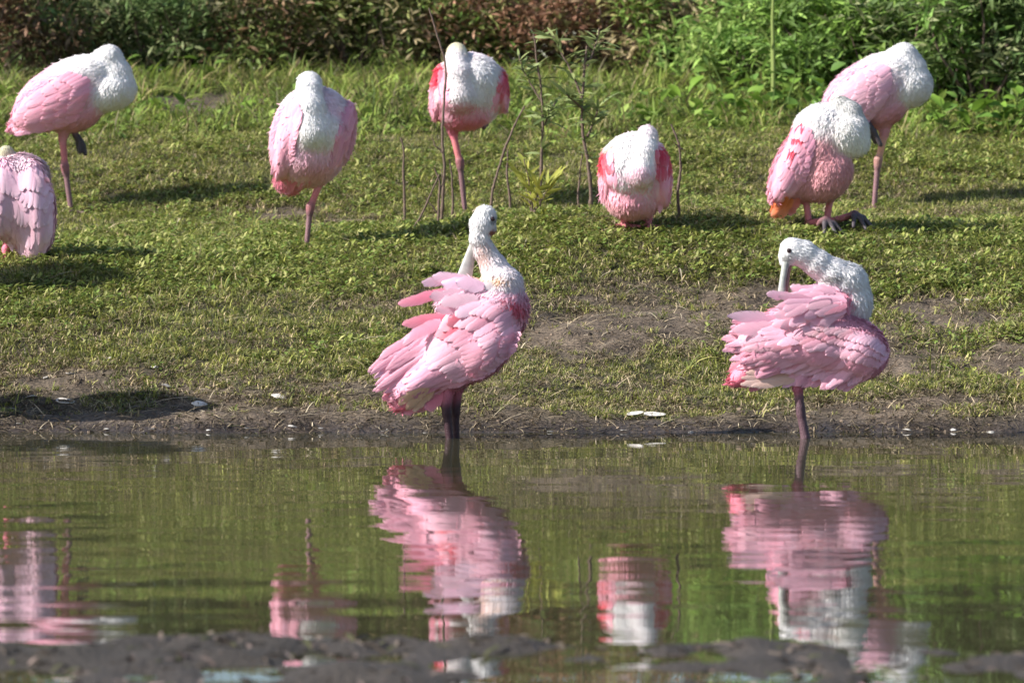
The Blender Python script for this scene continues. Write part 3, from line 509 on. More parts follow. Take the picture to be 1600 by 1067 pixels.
b.chain([(722, 585, 16, 18), (716, 606, 16, 9)], ROSE*.8, fl=.015, flow=(0, 1), bl=8); b.chain([(716, 602, 16, 8.5), (712, 634, 16, 7.5), (711, 645, 16, 8)], MAROON); b.chain([(711, 645, 16, 6.5), (712, 690, 16, 6), (712, 722, 16, 6)], MAROON)
b.build()
for (r, t, w_) in (((672, 598), (634, 640), 15), ((680, 600), (646, 643), 15), ((690, 602), (655, 645), 15), ((664, 595), (622, 632), 15)): b.feather(r, t, w_, col=PEACH, off=.006, rise=.0, pale=.3)
for (r, t, w_) in (((660, 600), (597, 622), 22), ((668, 606), (608, 636), 24), ((690, 606), (630, 646), 26), ((700, 604), (664, 640), 24), ((704, 600), (685, 634), 20)): b.feather(r, t, w_, col=ROSE*1.12, off=-.004, rise=-.002)
hw = b.wing([(716, 470), (752, 470), (790, 480), (812, 508), (802, 545), (770, 575)], [(578, 576), (582, 588), (590, 600), (606, 614), (640, 616), (690, 604)], ROWS([(.48, .52, 10, 19), (.36, .42, 10, 21), (.24, .34, 10, 21), (.12, .28, 11, 20), (.03, .22, 12, 18), (-.03, .14, 13, 15)]), PINK*1.06, wcol=[PINK*1.06, PINK*1.08, PALE*.5+PINK*.55, PINK*1.05, PALE*.4+PINK*.62, PALE*.5+PINK*.5])
# loose feathers raised off the back
for (r, t, w_, bow, c, fr) in (((700, 455), (622, 470), 19, -.05, ROSE*1.08, (-22, -34)), ((705, 492), (631, 512), 19, .08, ROSE*1.12, (-34, -40)), ((722, 434), (659, 434), 17, -.10, PALE, (-18, -26)), ((742, 440), (676, 434), 20, .05, PALE, (-24, -30)), ((690, 500), (640, 528), 20, .04, PINK*1.05, (-38, -40)),
                               ((764, 450), (690, 446), 26, .06, PALE*1.04, (-32, -38)), ((772, 462), (672, 468), 27, .05, PALE*1.03, (-38, -42)), ((768, 470), (682, 486), 26, .03, PALE, (-42, -46)), ((766, 478), (686, 512), 25, 0, PALE*.7+PINK*.3, (-46, -48)), ((756, 448), (712, 440), 22, .02, PALE*1.05, (-40, -44)), ((748, 466), (690, 476), 24, .08, PALE*1.05, (-46, -50)), ((790, 448), (756, 446), 18, 0, WHITE*.7+PALE*.3, (-34, -38)), ((740, 486), (700, 508), 20, .05, PINK*1.1, (-50, -54)), ((752, 474), (712, 492), 20, .02, PALE*1.04, (-50, -56))):
    b.feather(r, t, w_, bow=bow, col=c, free=fr, off=0, rise=0, roll=b.rng.normal(.1, .08), parent=hw)
b.bill([(752, 362, 12), (742, 382, 16), (733, 406, 14), (726, 432, 8), (722, 446, 4)], [10, 8.5, 9, 12, 11], [7, 5, 4, 3, 2], np.array([.40, .385, .365]), flat=(1, .25, .2)); b.eye((770, 342, -10), 3.6)
b.plume(52650)

# I: in the shallows, one leg, wing loosened
b = Bird('spoonbill', 1258, 684, 555, 'preening spoonbill with ruffled pink wing, standing on one leg in the shallows', GW, (-.9, .35), 29)
b.ell((1275, 530), (96, 52), 8, 54, PINK, .034); b.ell((1338, 546, -6), (50, 44), 25, 50, PINK*1.03, .026, flow=(-.55, .8)); b.ell((1288, 478, -4), (44, 34), -8, 36, PALE*.6+PINK*.4, .034); b.ell((1206, 536, -16), (58, 38), 14, 28, PINK*1.05, .034); b.ell((1310, 515, -20), (56, 22), 12, 30, PALE*.5+PINK*.5, .022, flow=(-.3, 1))
b.ell((1160, 588, 2), (22, 15), -35, 18, ROSE, .03, dn=.1); b.ell((1336, 462, 14), (26, 44), -12, 34, WHITE, .026, flow=(.05, 1)); b.ell((1322, 436, 6), (28, 24), 20, 30, WHITE, .022, flow=(.1, 1))
b.chain([(1326, 440, 6, 27), (1300, 428, 0, 24), (1276, 411, -4, 20), (1254, 396, -6, 19), (1238, 392, -8, 19)], [WHITE, WHITE*.92+PALE*.08, WHITE*.97, WHITE], fl=.014, flow=(.7, .5), bl=8)
b.chain([(1236, 391, -8, 18.5), (1229, 402, -11, 12), (1227, 410, -12, 9)], [WHITE, WHITE*.86], fl=.005, flow=(.4, .3), bl=6)
b.patches = [(1296, 434, 18, 5, GREY*.75, .5), (1304, 514, 26, 7, GREY*.5+ROSE*.4, .6), (1227, 403, 7, 7, GREY*1.1, .8), (1320, 470, 14, 16, ROSE*1.1, .5), (1300, 520, 30, 8, ROSE*.8, .45)]
b.chain([(1252, 580, -4, 18), (1247, 606, -4, 9)], ROSE, fl=.014, flow=(0, 1), bl=8); b.chain([(1247, 602, -4, 8), (1251, 640, -4, 7)], PURP); b.chain([(1251, 636, -4, 7.6), (1252, 648, -4, 7.4)], PURP*.8); b.chain([(1252, 646, -4, 6.8), (1259, 684, -4, 7.4), (1260, 722, -4, 7)], PURP)
b.build()
for (r, t, w_) in (((1196, 560), (1139, 580), 20), ((1200, 566), (1146, 592), 20), ((1204, 572), (1158, 604), 22), ((1210, 576), (1172, 612), 20)): b.feather(r, t, w_, col=ROSE, off=-.012, rise=0)
for (r, t, w_) in (((1240, 580), (1157, 590), 13), ((1236, 586), (1156, 600), 13), ((1232, 572), (1164, 582), 13), ((1250, 590), (1172, 603), 14)): b.feather(r, t, w_, col=PEACH*.7+PALE*.3, free=(-16, -24), off=0, rise=0, pale=.3)
iw = b.wing([(1262, 498), (1290, 512), (1326, 520), (1362, 530), (1386, 550)], [(1140, 502), (1133, 540), (1160, 582), (1250, 604), (1326, 610)], ROWS([(.46, .54, 13, 21), (.32, .46, 13, 23), (.18, .38, 13, 22), (.06, .28, 13, 20), (-.02, .2, 14, 16), (-.06, .13, 15, 13)]), PINK*1.08, wcol=[PINK*1.08, PALE*.4+PINK*.64, PINK*1.1, PALE*.45+PINK*.6, PALE*.5+PINK*.52, PALE*.8+PINK*.2])
for (r, t, w_, bow, c, fr) in (((1252, 505), (1134, 499), 22, .06, PALE*1.03, (-30, -44)), ((1262, 512), (1142, 520), 24, .05, PALE*.6+PINK*.45, (-36, -46)), ((1236, 462), (1195, 460), 15, .05, PALE, (-34, -42)), ((1310, 486), (1262, 500), 24, .0, PINK*1.08, (-52, -58)), ((1280, 500), (1204, 512), 17, .08, PALE*.6+PINK*.45, (-50, -56)), ((1268, 488), (1206, 492), 20, .04, PALE, (-48, -54)), ((1272, 520), (1212, 540), 15, .06, PALE*.7+PINK*.35, (-52, -58))):
    b.feather(r, t, w_, bow=bow, col=c, free=fr, off=0, rise=0, roll=b.rng.normal(.08, .08), parent=iw)
for i in range(34):
    v_ = i/33; x_ = 1322-66*(v_ if i % 2 else b.rng.random()); u = b.rng.random(); y_ = 448+8*abs((1290-x_)/40)+38*u; L_ = b.rng.uniform(34, 52); a_ = -.10+.55*u+b.rng.normal(0, .12); dep = -30-26*math.sin(u*2.6)-.10*(1330-x_)
    b.feather((x_, y_), (x_-L_*math.cos(a_), y_+L_*math.sin(a_)), b.rng.uniform(12, 17), bow=b.rng.normal(-.05, .06), col=(PALE*.6+PINK*.42)*b.rng.uniform(.92, 1.05), free=(dep, dep-5), off=0, rise=0, roll=b.rng.normal(.22-.35*u, .10), parent=iw)
b.bill([(1229, 398, -14), (1225, 418, -20), (1221, 440, -26), (1219, 464, -32)], [9, 5.5, 5, 7], [7, 5, 4, 3], np.array([.33, .33, .30])); b.bill([(1234, 402, -10), (1231, 420, -16), (1228, 440, -22), (1224, 462, -28)], [7, 4, 3.6, 5], [6, 4, 3, 2], np.array([.25, .13, .115]), name='lower_bill')
b.eye((1231.5, 391, -26), 3.9)
b.plume(52650)
# one more bird out of frame, whose shadow falls along the shore
def copy_tree(o, parent=None):
    c = o.copy(); COL.objects.link(c); c.parent = parent
    for ch in o.children: copy_tree(ch, c)
    return c
for loc, rz, lab in (((-1.68, 12.40, .03), .3, 'spoonbill standing in the shallows whose shadow falls along the shore'), ((-2.02, 12.38, .0), 1.3, 'spoonbill farther along the shallows adding to the shadow on the shore'), ((-2.03, 13.85, None), .8, 'spoonbill beside the bald headed one, seen only by its shadow on the grass')):
    c = copy_tree(C_ROOT); c.location = (loc[0], loc[1], loc[2] if loc[2] is not None else float(ground_z(np.array([loc[0]]), np.array([loc[1]]))[0])); c.rotation_euler[2] = rz; c['label'] = lab

# ------------------------------------------------------------------ small plants (each kind one mass nobody could count)
def blades(n, h, spread, width, lean, cols, seed, seg=3, droop=.5, lr=(.4, 1.4)):
    r = np.random.default_rng(seed); V = []; F3 = []; F4 = []; C = []; b = 0
    for i in range(n):
        a = r.random()*6.283; L = h*r.uniform(.5, 1.15); ln = lean*r.uniform(*lr); wd = width*r.uniform(.7, 1.25); base = np.array([r.normal(0, spread), r.normal(0, spread), -.006]); d = np.array([math.cos(a), math.sin(a), 0]); sd_ = np.array([-d[1], d[0], 0])
        tw = r.normal(0, .5); sd_ = sd_*math.cos(tw)+np.array([0, 0, 1])*math.sin(tw)*.4; c = np.array(cols[r.integers(len(cols))])*r.uniform(.75, 1.25)
        for k in range(seg+1):
            t = k/seg; th = ln*(.4+t*droop*1.6); p = base+d*(L*t*math.sin(min(th, 2.2)))+np.array([0, 0, L*t*math.cos(min(th, 2.0))])
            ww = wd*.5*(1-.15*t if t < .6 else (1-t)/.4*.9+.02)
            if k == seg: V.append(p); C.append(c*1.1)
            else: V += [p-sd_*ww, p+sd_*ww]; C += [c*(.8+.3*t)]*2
        for k in range(seg-1): F4.append([b+2*k, b+2*k+1, b+2*k+3, b+2*k+2])
        F3.append([b+2*seg-2, b+2*seg-1, b+2*seg]); b += 2*seg+1
    return np.array(V), [np.array(F4), np.array(F3)] if F4 else [np.array(F3)], np.array(C)
def leaf_geo(L, wd, cup=.15, n=4, droop=.2, tipped=1.):
    t = np.linspace(0, 1, n+1); w_ = wd*.5*np.sin(np.pi*np.clip(t**.85*.96+.02, 0, 1))**.8; V = []
    for k in range(n+1): z = -droop*L*t[k]**2; V += [[-w_[k], t[k]*L, z+cup*w_[k]], [0, t[k]*L, z], [w_[k], t[k]*L, z+cup*w_[k]]]
    i = np.arange(3*(n+1)).reshape(n+1, 3); return np.array(V), np.stack([i[:-1, :-1], i[:-1, 1:], i[1:, 1:], i[1:, :-1]], -1).reshape(-1, 4)
def rot(yaw, pitch, roll=0.): return np.array(Matrix.Rotation(yaw, 3, 'Z')@Matrix.Rotation(pitch, 3, 'X')@Matrix.Rotation(roll, 3, 'Y'))
def rosette(n, hgt, L, wd, cols, seed, spread=.012):
    r = np.random.default_rng(seed); V = []; F = []; C = []; b = 0
    for i in range(n):
        v, f = leaf_geo(L*r.uniform(.6, 1.2), wd*r.uniform(.7, 1.2), n=2); R_ = rot(r.random()*6.283, r.uniform(-.1, .9)); p = np.array([r.normal(0, spread), r.normal(0, spread), r.uniform(0, hgt)]); c = np.array(cols[r.integers(len(cols))])*r.uniform(.75, 1.3)
        V.append(v@R_.T+p); F.append(f+b); C.append(np.repeat(c[None], len(v), 0)); b += len(v)
    return np.concatenate(V), [np.concatenate(F)], np.concatenate(C)
def stuff(name, pts, rots, scl, vid, variants, mat, label, cat):
    lib = bpy.data.collections.new(name+'_pieces')
    for i, (v, f, c) in enumerate(variants):
        o = bpy.data.objects.new(f'{name}_piece_{i:02d}', mesh(f'{name}_piece', v, f, mat, col=np.clip(c, 0, .8), smooth=False)); lib.objects.link(o)
    me = bpy.data.meshes.new(name); me.vertices.add(len(pts)); me.vertices.foreach_set('co', np.asarray(pts, np.float32).ravel())
    a = me.attributes.new('rot', 'FLOAT_VECTOR', 'POINT'); a.data.foreach_set('vector', np.asarray(rots, np.float32).ravel())
    a = me.attributes.new('scl', 'FLOAT', 'POINT'); a.data.foreach_set('value', np.asarray(scl, np.float32)); a = me.attributes.new('vid', 'INT', 'POINT'); a.data.foreach_set('value', np.asarray(vid, np.int32))
    me.materials.append(mat); o = obj(name, me); t = bpy.data.node_groups.new(name, 'GeometryNodeTree'); t.interface.new_socket('Geometry', in_out='INPUT', socket_type='NodeSocketGeometry'); t.interface.new_socket('Geometry', in_out='OUTPUT', socket_type='NodeSocketGeometry')
    N = t.nodes.new; L = t.links.new; gi = N('NodeGroupInput'); go = N('NodeGroupOutput'); ip = N('GeometryNodeInstanceOnPoints'); ci = N('GeometryNodeCollectionInfo'); ci.inputs[0].default_value = lib; ci.inputs['Separate Children'].default_value = True; ci.inputs['Reset Children'].default_value = True
    def at(nm, ty): n = N('GeometryNodeInputNamedAttribute'); n.data_type = ty; n.inputs[0].default_value = nm; return n.outputs[0]
    ip.inputs['Pick Instance'].default_value = True; L(gi.outputs[0], ip.inputs['Points']); L(ci.outputs[0], ip.inputs['Instance']); L(at('vid', 'INT'), ip.inputs['Instance Index']); L(at('rot', 'FLOAT_VECTOR'), ip.inputs['Rotation']); L(at('scl', 'FLOAT'), ip.inputs['Scale']); L(ip.outputs[0], go.inputs[0])
    md = o.modifiers.new('scatter', 'NODES'); md.node_group = t; return tag(o, label, cat, kind='stuff')
def scatter(n, y0, y1, keep, seed, margin=.55, power=1.):
    r = np.random.default_rng(seed); y = y0+(y1-y0)*r.random(n)**power; x = (r.random(n)*2-1)*(.122*y+margin); k = r.random(n) < keep(x, y); x, y = x[k], y[k]; return x, y, r
GREENS = [(.18, .21, .05), (.25, .275, .07), (.32, .32, .125), (.105, .13, .042), (.25, .22, .12)]; DRY = [(.40, .33, .22), (.30, .24, .16), (.20, .16, .11), (.50, .44, .32)]
def add(name, xy, variants, scale, mat, label, cat, tilt=.15, sink=0.):
    x, y, r = xy; z = ground_z(x, y)-sink; n = len(x)
    ro = np.stack([r.normal(0, tilt, n), r.normal(0, tilt, n), r.random(n)*6.283], -1); return stuff(name, np.stack([x, y, z], -1), ro, scale(x, y, r), r.integers(0, len(variants), n), variants, mat, label, cat)
lush = lambda x, y: N1(x*1.1+7, y*.8)*.6+N2(x*3, y*2.2)*.4
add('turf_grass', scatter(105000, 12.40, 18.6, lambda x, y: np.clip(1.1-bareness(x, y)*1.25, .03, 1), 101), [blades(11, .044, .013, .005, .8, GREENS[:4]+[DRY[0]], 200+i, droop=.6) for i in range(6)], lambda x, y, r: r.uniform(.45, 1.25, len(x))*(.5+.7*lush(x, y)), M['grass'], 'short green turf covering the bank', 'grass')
add('withered_grass', scatter(60000, 12.5, 18.2, lambda x, y: np.exp(-((bareness(x, y)-.5)/.26)**2)*.8, 111), [blades(10, .04, .015, .0036, 1.0, DRY[:3]+[(.16, .15, .07), (.22, .19, .10)], 660+i, droop=.8) for i in range(6)], lambda x, y, r: r.uniform(.45, 1.2, len(x)), M['straw'], 'withered brown grass round the bare patches', 'grass')
add('creeping_weeds', scatter(62000, 12.6, 17.6, lambda x, y: np.clip((lush(x, y)-.36)*2.8, 0, 1)*np.clip(1-bareness(x, y)*1.25, 0, 1), 102), [rosette(9, .028, .021, .0115, GREENS[:3]+[(.15, .22, .05)], 300+i) for i in range(5)], lambda x, y, r: r.uniform(.6, 1.3, len(x)), M['leaf'], 'small leaved creeping weeds among the turf', 'weeds')
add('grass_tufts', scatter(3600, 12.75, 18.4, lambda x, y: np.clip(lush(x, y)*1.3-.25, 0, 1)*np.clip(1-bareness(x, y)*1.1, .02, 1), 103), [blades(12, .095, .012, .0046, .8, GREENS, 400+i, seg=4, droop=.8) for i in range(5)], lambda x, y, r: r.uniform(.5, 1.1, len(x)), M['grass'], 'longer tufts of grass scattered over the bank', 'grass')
add('straw_litter', scatter(30000, 12.3, 18.0, lambda x, y: np.clip(.30+bareness(x, y)*.7, 0, 1), 104), [blades(4, .085, .02, .0026, 3.5, DRY, 500+i, seg=3, droop=.06, lr=(.7, 1.15)) for i in range(8)], lambda x, y, r: r.uniform(.35, 1.25, len(x))**1.2, M['straw'], 'dry straw and dead stems littering the bare soil', 'straw', tilt=.12)
add('long_stalks', scatter(620, 12.5, 17.0, lambda x, y: .35+bareness(x, y)*.6, 105), [blades(1, .26, .01, .0042, 2.9, DRY, 560+i, seg=6, droop=.1, lr=(.95, 1.05)) for i in range(8)], lambda x, y, r: r.uniform(.4, 1.2, len(x)), M['straw'], 'long dry stalks lying on the bank', 'straw', tilt=.08)
add('soil_crumbs', scatter(15000, 12.28, 17.5, lambda x, y: np.clip(bareness(x, y)*1.0, .03, 1), 106), [(lambda r: (lambda v, f: (v*np.array([1, 1, .6])*r.uniform(.6, 1.3, (len(v), 1)), [f], np.repeat(np.array([[.13, .10, .075]])*r.uniform(.5, 1.7), len(v), 0)))(np.array([[1, 0, 0], [-1, 0, 0], [0, 1, 0], [0, -1, 0], [0, 0, 1], [0, 0, -1]])*.006, np.array([[0, 2, 4], [2, 1, 4], [1, 3, 4], [3, 0, 4], [2, 0, 5], [1, 2, 5], [3, 1, 5], [0, 3, 5]])))(np.random.default_rng(600+i)) for i in range(6)], lambda x, y, r: r.uniform(.3, 1.5, len(x))**1.5, M['straw'], 'crumbs of earth and bits of debris on the bare soil', 'soil', tilt=.6)
add('shore_debris', scatter(5200, 12.26, 12.72, lambda x, y: .75*np.ones_like(x), 109), [blades(5, .085, .02, .0034, 3.4, [(.10, .08, .05), (.07, .055, .04), (.16, .13, .08), (.13, .14, .05), (.30, .25, .17)], 620+i, seg=3, droop=.08, lr=(.8, 1.15)) for i in range(8)], lambda x, y, r: r.uniform(.3, 1.1, len(x)), M['straw'], 'dark rotting stems washed up along the edge of the water', 'debris', tilt=.12)
# back of the bank: longer, brighter grass and leafy weeds
def band(x, y): return sstep(17.4, 18.7, y+.25*(N4(x*1.2, y)-.5))
add('tall_grass', scatter(6200, 16.9, 20.0, lambda x, y: band(x, y)*np.clip(1.1-bareness(x, y), .0, 1)*(.30+.70*sstep(1.5, .2, x)), 107, margin=.8), [blades(15, .16, .024, .007, .75, [(.18, .25, .05), (.23, .29, .07), (.27, .30, .10), (.14, .20, .05), (.24, .21, .11)], 700+i, seg=4, droop=.75) for i in range(6)], lambda x, y, r: r.uniform(.45, 1.2, len(x)), M['grass'], 'long bright grass along the foot of the thicket', 'grass')
add('leafy_ground_cover', scatter(3600, 16.9, 19.2, lambda x, y: band(x, y)*np.clip(1.1-bareness(x, y)*1.3, 0, 1)*(.35+.65*N1(x*1.3+3, y*1.5)), 108, margin=.7), [rosette(9, .07, .052, .030, [(.20, .28, .06), (.25, .33, .085), (.15, .22, .05)], 800+i, spread=.035) for i in range(5)], lambda x, y, r: r.uniform(.5, 1.25, len(x)), M['leaf'], 'low leafy weeds at the back of the bank', 'weeds')

# ------------------------------------------------------------------ thicket, tree by tree
def tube(P, R, n=6):
    P = np.array(P, float); R = np.array(R, float); T = np.gradient(P, axis=0); T /= np.linalg.norm(T, axis=1, keepdims=True)+1e-9; up = np.array([.31, .93, .2]); S = np.cross(T, up); S /= np.linalg.norm(S, axis=1, keepdims=True); U = np.cross(S, T); a = np.linspace(0, 2*np.pi, n, endpoint=False)
    V = (P[:, None]+(S[:, None]*np.cos(a)[None, :, None]+U[:, None]*np.sin(a)[None, :, None])*R[:, None, None]).reshape(-1, 3); i = np.arange(len(P)*n).reshape(len(P), n); Q = np.stack([i[:-1], np.roll(i, -1, 1)[:-1], np.roll(i, -1, 1)[1:], i[1:]], -1).reshape(-1, 4); return V, Q
def joinm(parts):
    V = []; Q = []; b = 0
    for v, q in parts: V.append(v); Q.append(q+b); b += len(v)
    return np.concatenate(V), np.concatenate(Q)
def shrub(x, y, wd, h, L, lw, cols, nl, label, seed, name='shrub', clumps=34, droop=.5):
    r = np.random.default_rng(seed); z = float(ground_z(np.array([x]), np.array([y]))[0]); root = empty(name, (x, y, z-.02)); tag(root, label, 'shrub', 'shrubs of the thicket behind the bank')
    h *= .66; cl = []; st = []
    for i in range(clumps):
        a = r.random()*6.283; rr = r.random()**.6; hh = h*(.08+.92*r.random()**.85); e = np.array([math.cos(a)*rr*wd*.5*(1-.35*(hh/h)**2), math.sin(a)*rr*wd*.35, hh]); cl.append(e); b0 = np.array([r.normal(0, wd*.08), r.normal(0, wd*.06), 0])
        if i % 2 == 0: m1 = b0*.5+e*.5+r.normal(0, .03, 3); st.append(tube([b0, (b0+m1)/2+r.normal(0, .012, 3), m1, (m1+e)/2+r.normal(0, .012, 3), e], np.array([.012, .010, .008, .006, .003])*(.6+h*.4), 5))
    v, q = joinm(st); obj('stems', mesh('stems', v, q, M['bark']), root)
    lv, lf = leaf_geo(L, lw, n=2, droop=.25); n = nl; pick = r.integers(0, clumps, n); P = np.array(cl)[pick]+r.normal(0, 1, (n, 3))*np.array([wd*.085, wd*.075, h*.085]); P[:, 2] = np.maximum(P[:, 2], .02)
    ya = r.random(n)*6.283; pi_ = r.normal(.15, .55, n); ro = r.normal(0, .6, n); cy, sy, cp, sp_, cr, sr = np.cos(ya), np.sin(ya), np.cos(pi_), np.sin(pi_), np.cos(ro), np.sin(ro); sc = r.uniform(.55, 1.2, n)
    x0 = lv[None, :, 0]*cr[:, None]+lv[None, :, 2]*sr[:, None]; z0 = -lv[None, :, 0]*sr[:, None]+lv[None, :, 2]*cr[:, None]; y0 = lv[None, :, 1]+0*x0; y1 = y0*cp[:, None]-z0*sp_[:, None]; z1 = y0*sp_[:, None]+z0*cp[:, None]
    Vv = np.stack([x0*cy[:, None]-y1*sy[:, None], x0*sy[:, None]+y1*cy[:, None], z1], -1)*sc[:, None, None]+P[:, None]
    cc = np.array(cols)[(r.integers(0, len(cols), clumps)[pick]+(r.random(n) < .25)*r.integers(0, len(cols), n)) % len(cols)]*r.uniform(.65, 1.35, (n, 1)); Fq = (np.arange(n)*len(lv))[:, None, None]+lf[None]
    obj('foliage', mesh('foliage', Vv.reshape(-1, 3), Fq.reshape(-1, 4), M['leaf'], col=np.repeat(cc[:, None], len(lv), 1).reshape(-1, 3), smooth=False), root); return root
BRN = [(0.331, 0.178, 0.123), (0.413, 0.248, 0.165), (0.22, 0.151, 0.097), (0.275, 0.261, 0.11), (0.151, 0.11, 0.077)]; OLV = [(0.245, 0.307, 0.098), (0.319, 0.343, 0.123), (0.209, 0.27, 0.085), (0.368, 0.294, 0.172), (0.172, 0.147, 0.085)]; GRN = [(0.156, 0.27, 0.062), (0.208, 0.333, 0.073), (0.25, 0.374, 0.094), (0.125, 0.198, 0.058)]; DGR = [(0.126, 0.196, 0.069), (0.173, 0.24, 0.092), (0.092, 0.138, 0.05), (0.207, 0.23, 0.115)]
front = [(-60, 135, .9, .95, .05, .018, BRN, 'reddish brown withered shrub behind the sleeping bird at the left end of the bank'), (110, 120, .75, .85, .05, .018, BRN[2:]+DGR, 'dark brown shrub behind the tall grass'), (270, 118, .8, .8, .055, .017, DGR, 'shadowy dark green shrub behind the tall grass'), (420, 125, .8, .85, .055, .017, OLV+BRN[:2], 'olive shrub with browning leaves above the bare strip'), (570, 118, .75, .85, .055, .017, OLV, 'olive green shrub behind the one legged bird'),
         (690, 112, .7, .8, .055, .016, OLV+GRN[:1], 'greyish olive shrub behind the red shouldered bird'), (800, 105, .8, .95, .05, .018, BRN, 'russet shrub with dead leaves behind the leafy saplings'), (950, 108, .85, 1.0, .05, .018, BRN, 'broad russet shrub with dead leaves behind the crouching bird'), (1070, 130, .7, .7, .065, .016, OLV+GRN, 'mixed olive shrub where brown thicket turns green'), (1180, 140, .8, .8, .07, .017, GRN+OLV[:1], 'mid green narrow leaved shrub behind the broad leaved weeds'),
         (1300, 150, .75, .8, .07, .018, GRN, 'bright green narrow leaved shrub behind the pair of birds'), (1420, 165, .8, .85, .075, .019, DGR+GRN, 'dense green shrub with long leaves behind the pale sleeping bird'), (1540, 170, .8, .9, .075, .019, DGR+GRN[:1], 'dark green long leaved shrub at the right end of the bank'), (1680, 170, .8, .9, .075, .019, DGR, 'dark long leaved shrub at the far right corner of the thicket')]
for i, (px, py, wd, h, L, lw, cols, lab) in enumerate(front):
    x, y, z = place(px, py); y = min(max(y, 18.7), 20.2); shrub((px-800)/FPX*y, y, wd, h*.95, L, lw, cols, 3600, lab, 900+i)
for i, (px, h, cols, lab) in enumerate([(-150, 1.0, BRN, 'tall brown bush rising behind the reddish brown shrub'), (150, .85, DGR, 'tall dark bush rising behind the dark shrubs'), (450, .95, OLV, 'tall olive bush rising behind the olive shrubs'), (720, .75, OLV, 'tall olive bush rising behind the greyish shrub'), (980, .95, BRN, 'tall russet bush rising behind the russet shrubs'), (1240, .85, GRN, 'tall green bush rising behind the narrow leaved shrubs'), (1500, 1.0, DGR, 'tall dark green bush rising behind the long leaved shrubs'), (1780, .9, DGR, 'tall dark green bush past the end of the thicket')]):
    y = 20.9; shrub((px-800)/FPX*y, y, 1.5, h, .07, .022, cols, 3600, lab, 950+i, name='bush', clumps=44)

for i, (px, h, cols) in enumerate([(-300, 1.2, DGR), (-50, 1.05, BRN), (200, 1.2, DGR), (460, 1.05, OLV), (700, 1.15, DGR), (940, 1.1, BRN), (1180, 1.2, DGR), (1430, 1.1, OLV), (1680, 1.2, DGR), (1920, 1.1, DGR)]):
    y = 22.4; shrub((px-800)/FPX*y, y, 1.5, h, .13, .05, cols, 1800, 'dim bush in the back row of the thicket, seen between the nearer shrubs', 980+i, name='bush', clumps=50)

# broad leaved weeds with leaves one can tell apart
lv, lf = leaf_geo(.085, .055, n=5, cup=.25, droop=.35); LEAFS = [mesh('leaf', lv*s_, lf, M['leaf'], col=np.repeat(np.array([c]), len(lv), 0)) for s_, c in ((1, (.16, .27, .04)), (.8, (.20, .31, .06)), (.65, (.13, .22, .045)), (1.1, (.11, .20, .04)))]
rw = np.random.default_rng(77)
def weed(px, py, n, size, label, group=None):
    x, y, z = place(px, py); root = empty('leafy_weed', (x, y, z-.01)); tag(root, label, 'weed', group)
    for i in range(n):
        a = rw.random()*6.283; hh = size*rw.uniform(.05, .75); rr = size*rw.uniform(.05, .35); p = np.array([math.cos(a)*rr, math.sin(a)*rr, hh])
        o = obj('leaf', LEAFS[rw.integers(len(LEAFS))], root); o.location = p; o.rotation_euler = (rw.uniform(.0, 1.2), rw.normal(0, .3), a-math.pi/2+rw.normal(0, .5)); k = rw.uniform(.6, 1.15); o.scale = (k, k, k)
    v, q = joinm([tube([(0, 0, 0), (rw.normal(0, .01), rw.normal(0, .01), size*.4), (rw.normal(0, .02), rw.normal(0, .02), size*.75)], [.004, .003, .002], 5)]); obj('stem', mesh('stem', v, q, M['leaf'], col=np.repeat(np.array([[.12, .18, .05]]), len(v), 0)), root)
WL = 'bright broad leaved weed between the crouching bird and the pale sleeping bird'
for (px, py, n, sz) in [(985, 205, 9, .2), (1015, 200, 10, .22), (1050, 195, 11, .26), (1085, 205, 10, .24), (1120, 195, 12, .3), (1150, 205, 10, .26), (1180, 190, 12, .32), (1205, 205, 10, .25), (1235, 195, 12, .3), (1265, 190, 12, .34), (1290, 200, 10, .3), (1130, 165, 10, .28), (1250, 165, 11, .36)]: weed(px, py, n, sz, WL, 'broad leaved weeds beside the pale sleeping bird')
for (px, py, n, sz) in [(1440, 215, 9, .2), (1470, 212, 11, .22), (1500, 210, 12, .24), (1530, 212, 10, .22), (1560, 205, 12, .26), (1590, 210, 11, .24), (1615, 208, 10, .24)]: weed(px, py, n, sz, 'bright broad leaved weed at the foot of the dark green shrubs', 'broad leaved weeds under the dark shrubs')
for (px, py, n, sz) in [(225, 135, 9, .2), (255, 130, 10, .22), (290, 128, 9, .2), (320, 132, 9, .18), (250, 185, 8, .12), (290, 190, 8, .12), (370, 188, 7, .12), (20, 110, 9, .22), (60, 105, 9, .2)]: weed(px, py, n, sz, 'low light green weed by the bare strip behind the sleeping birds', 'weeds by the bare strip')

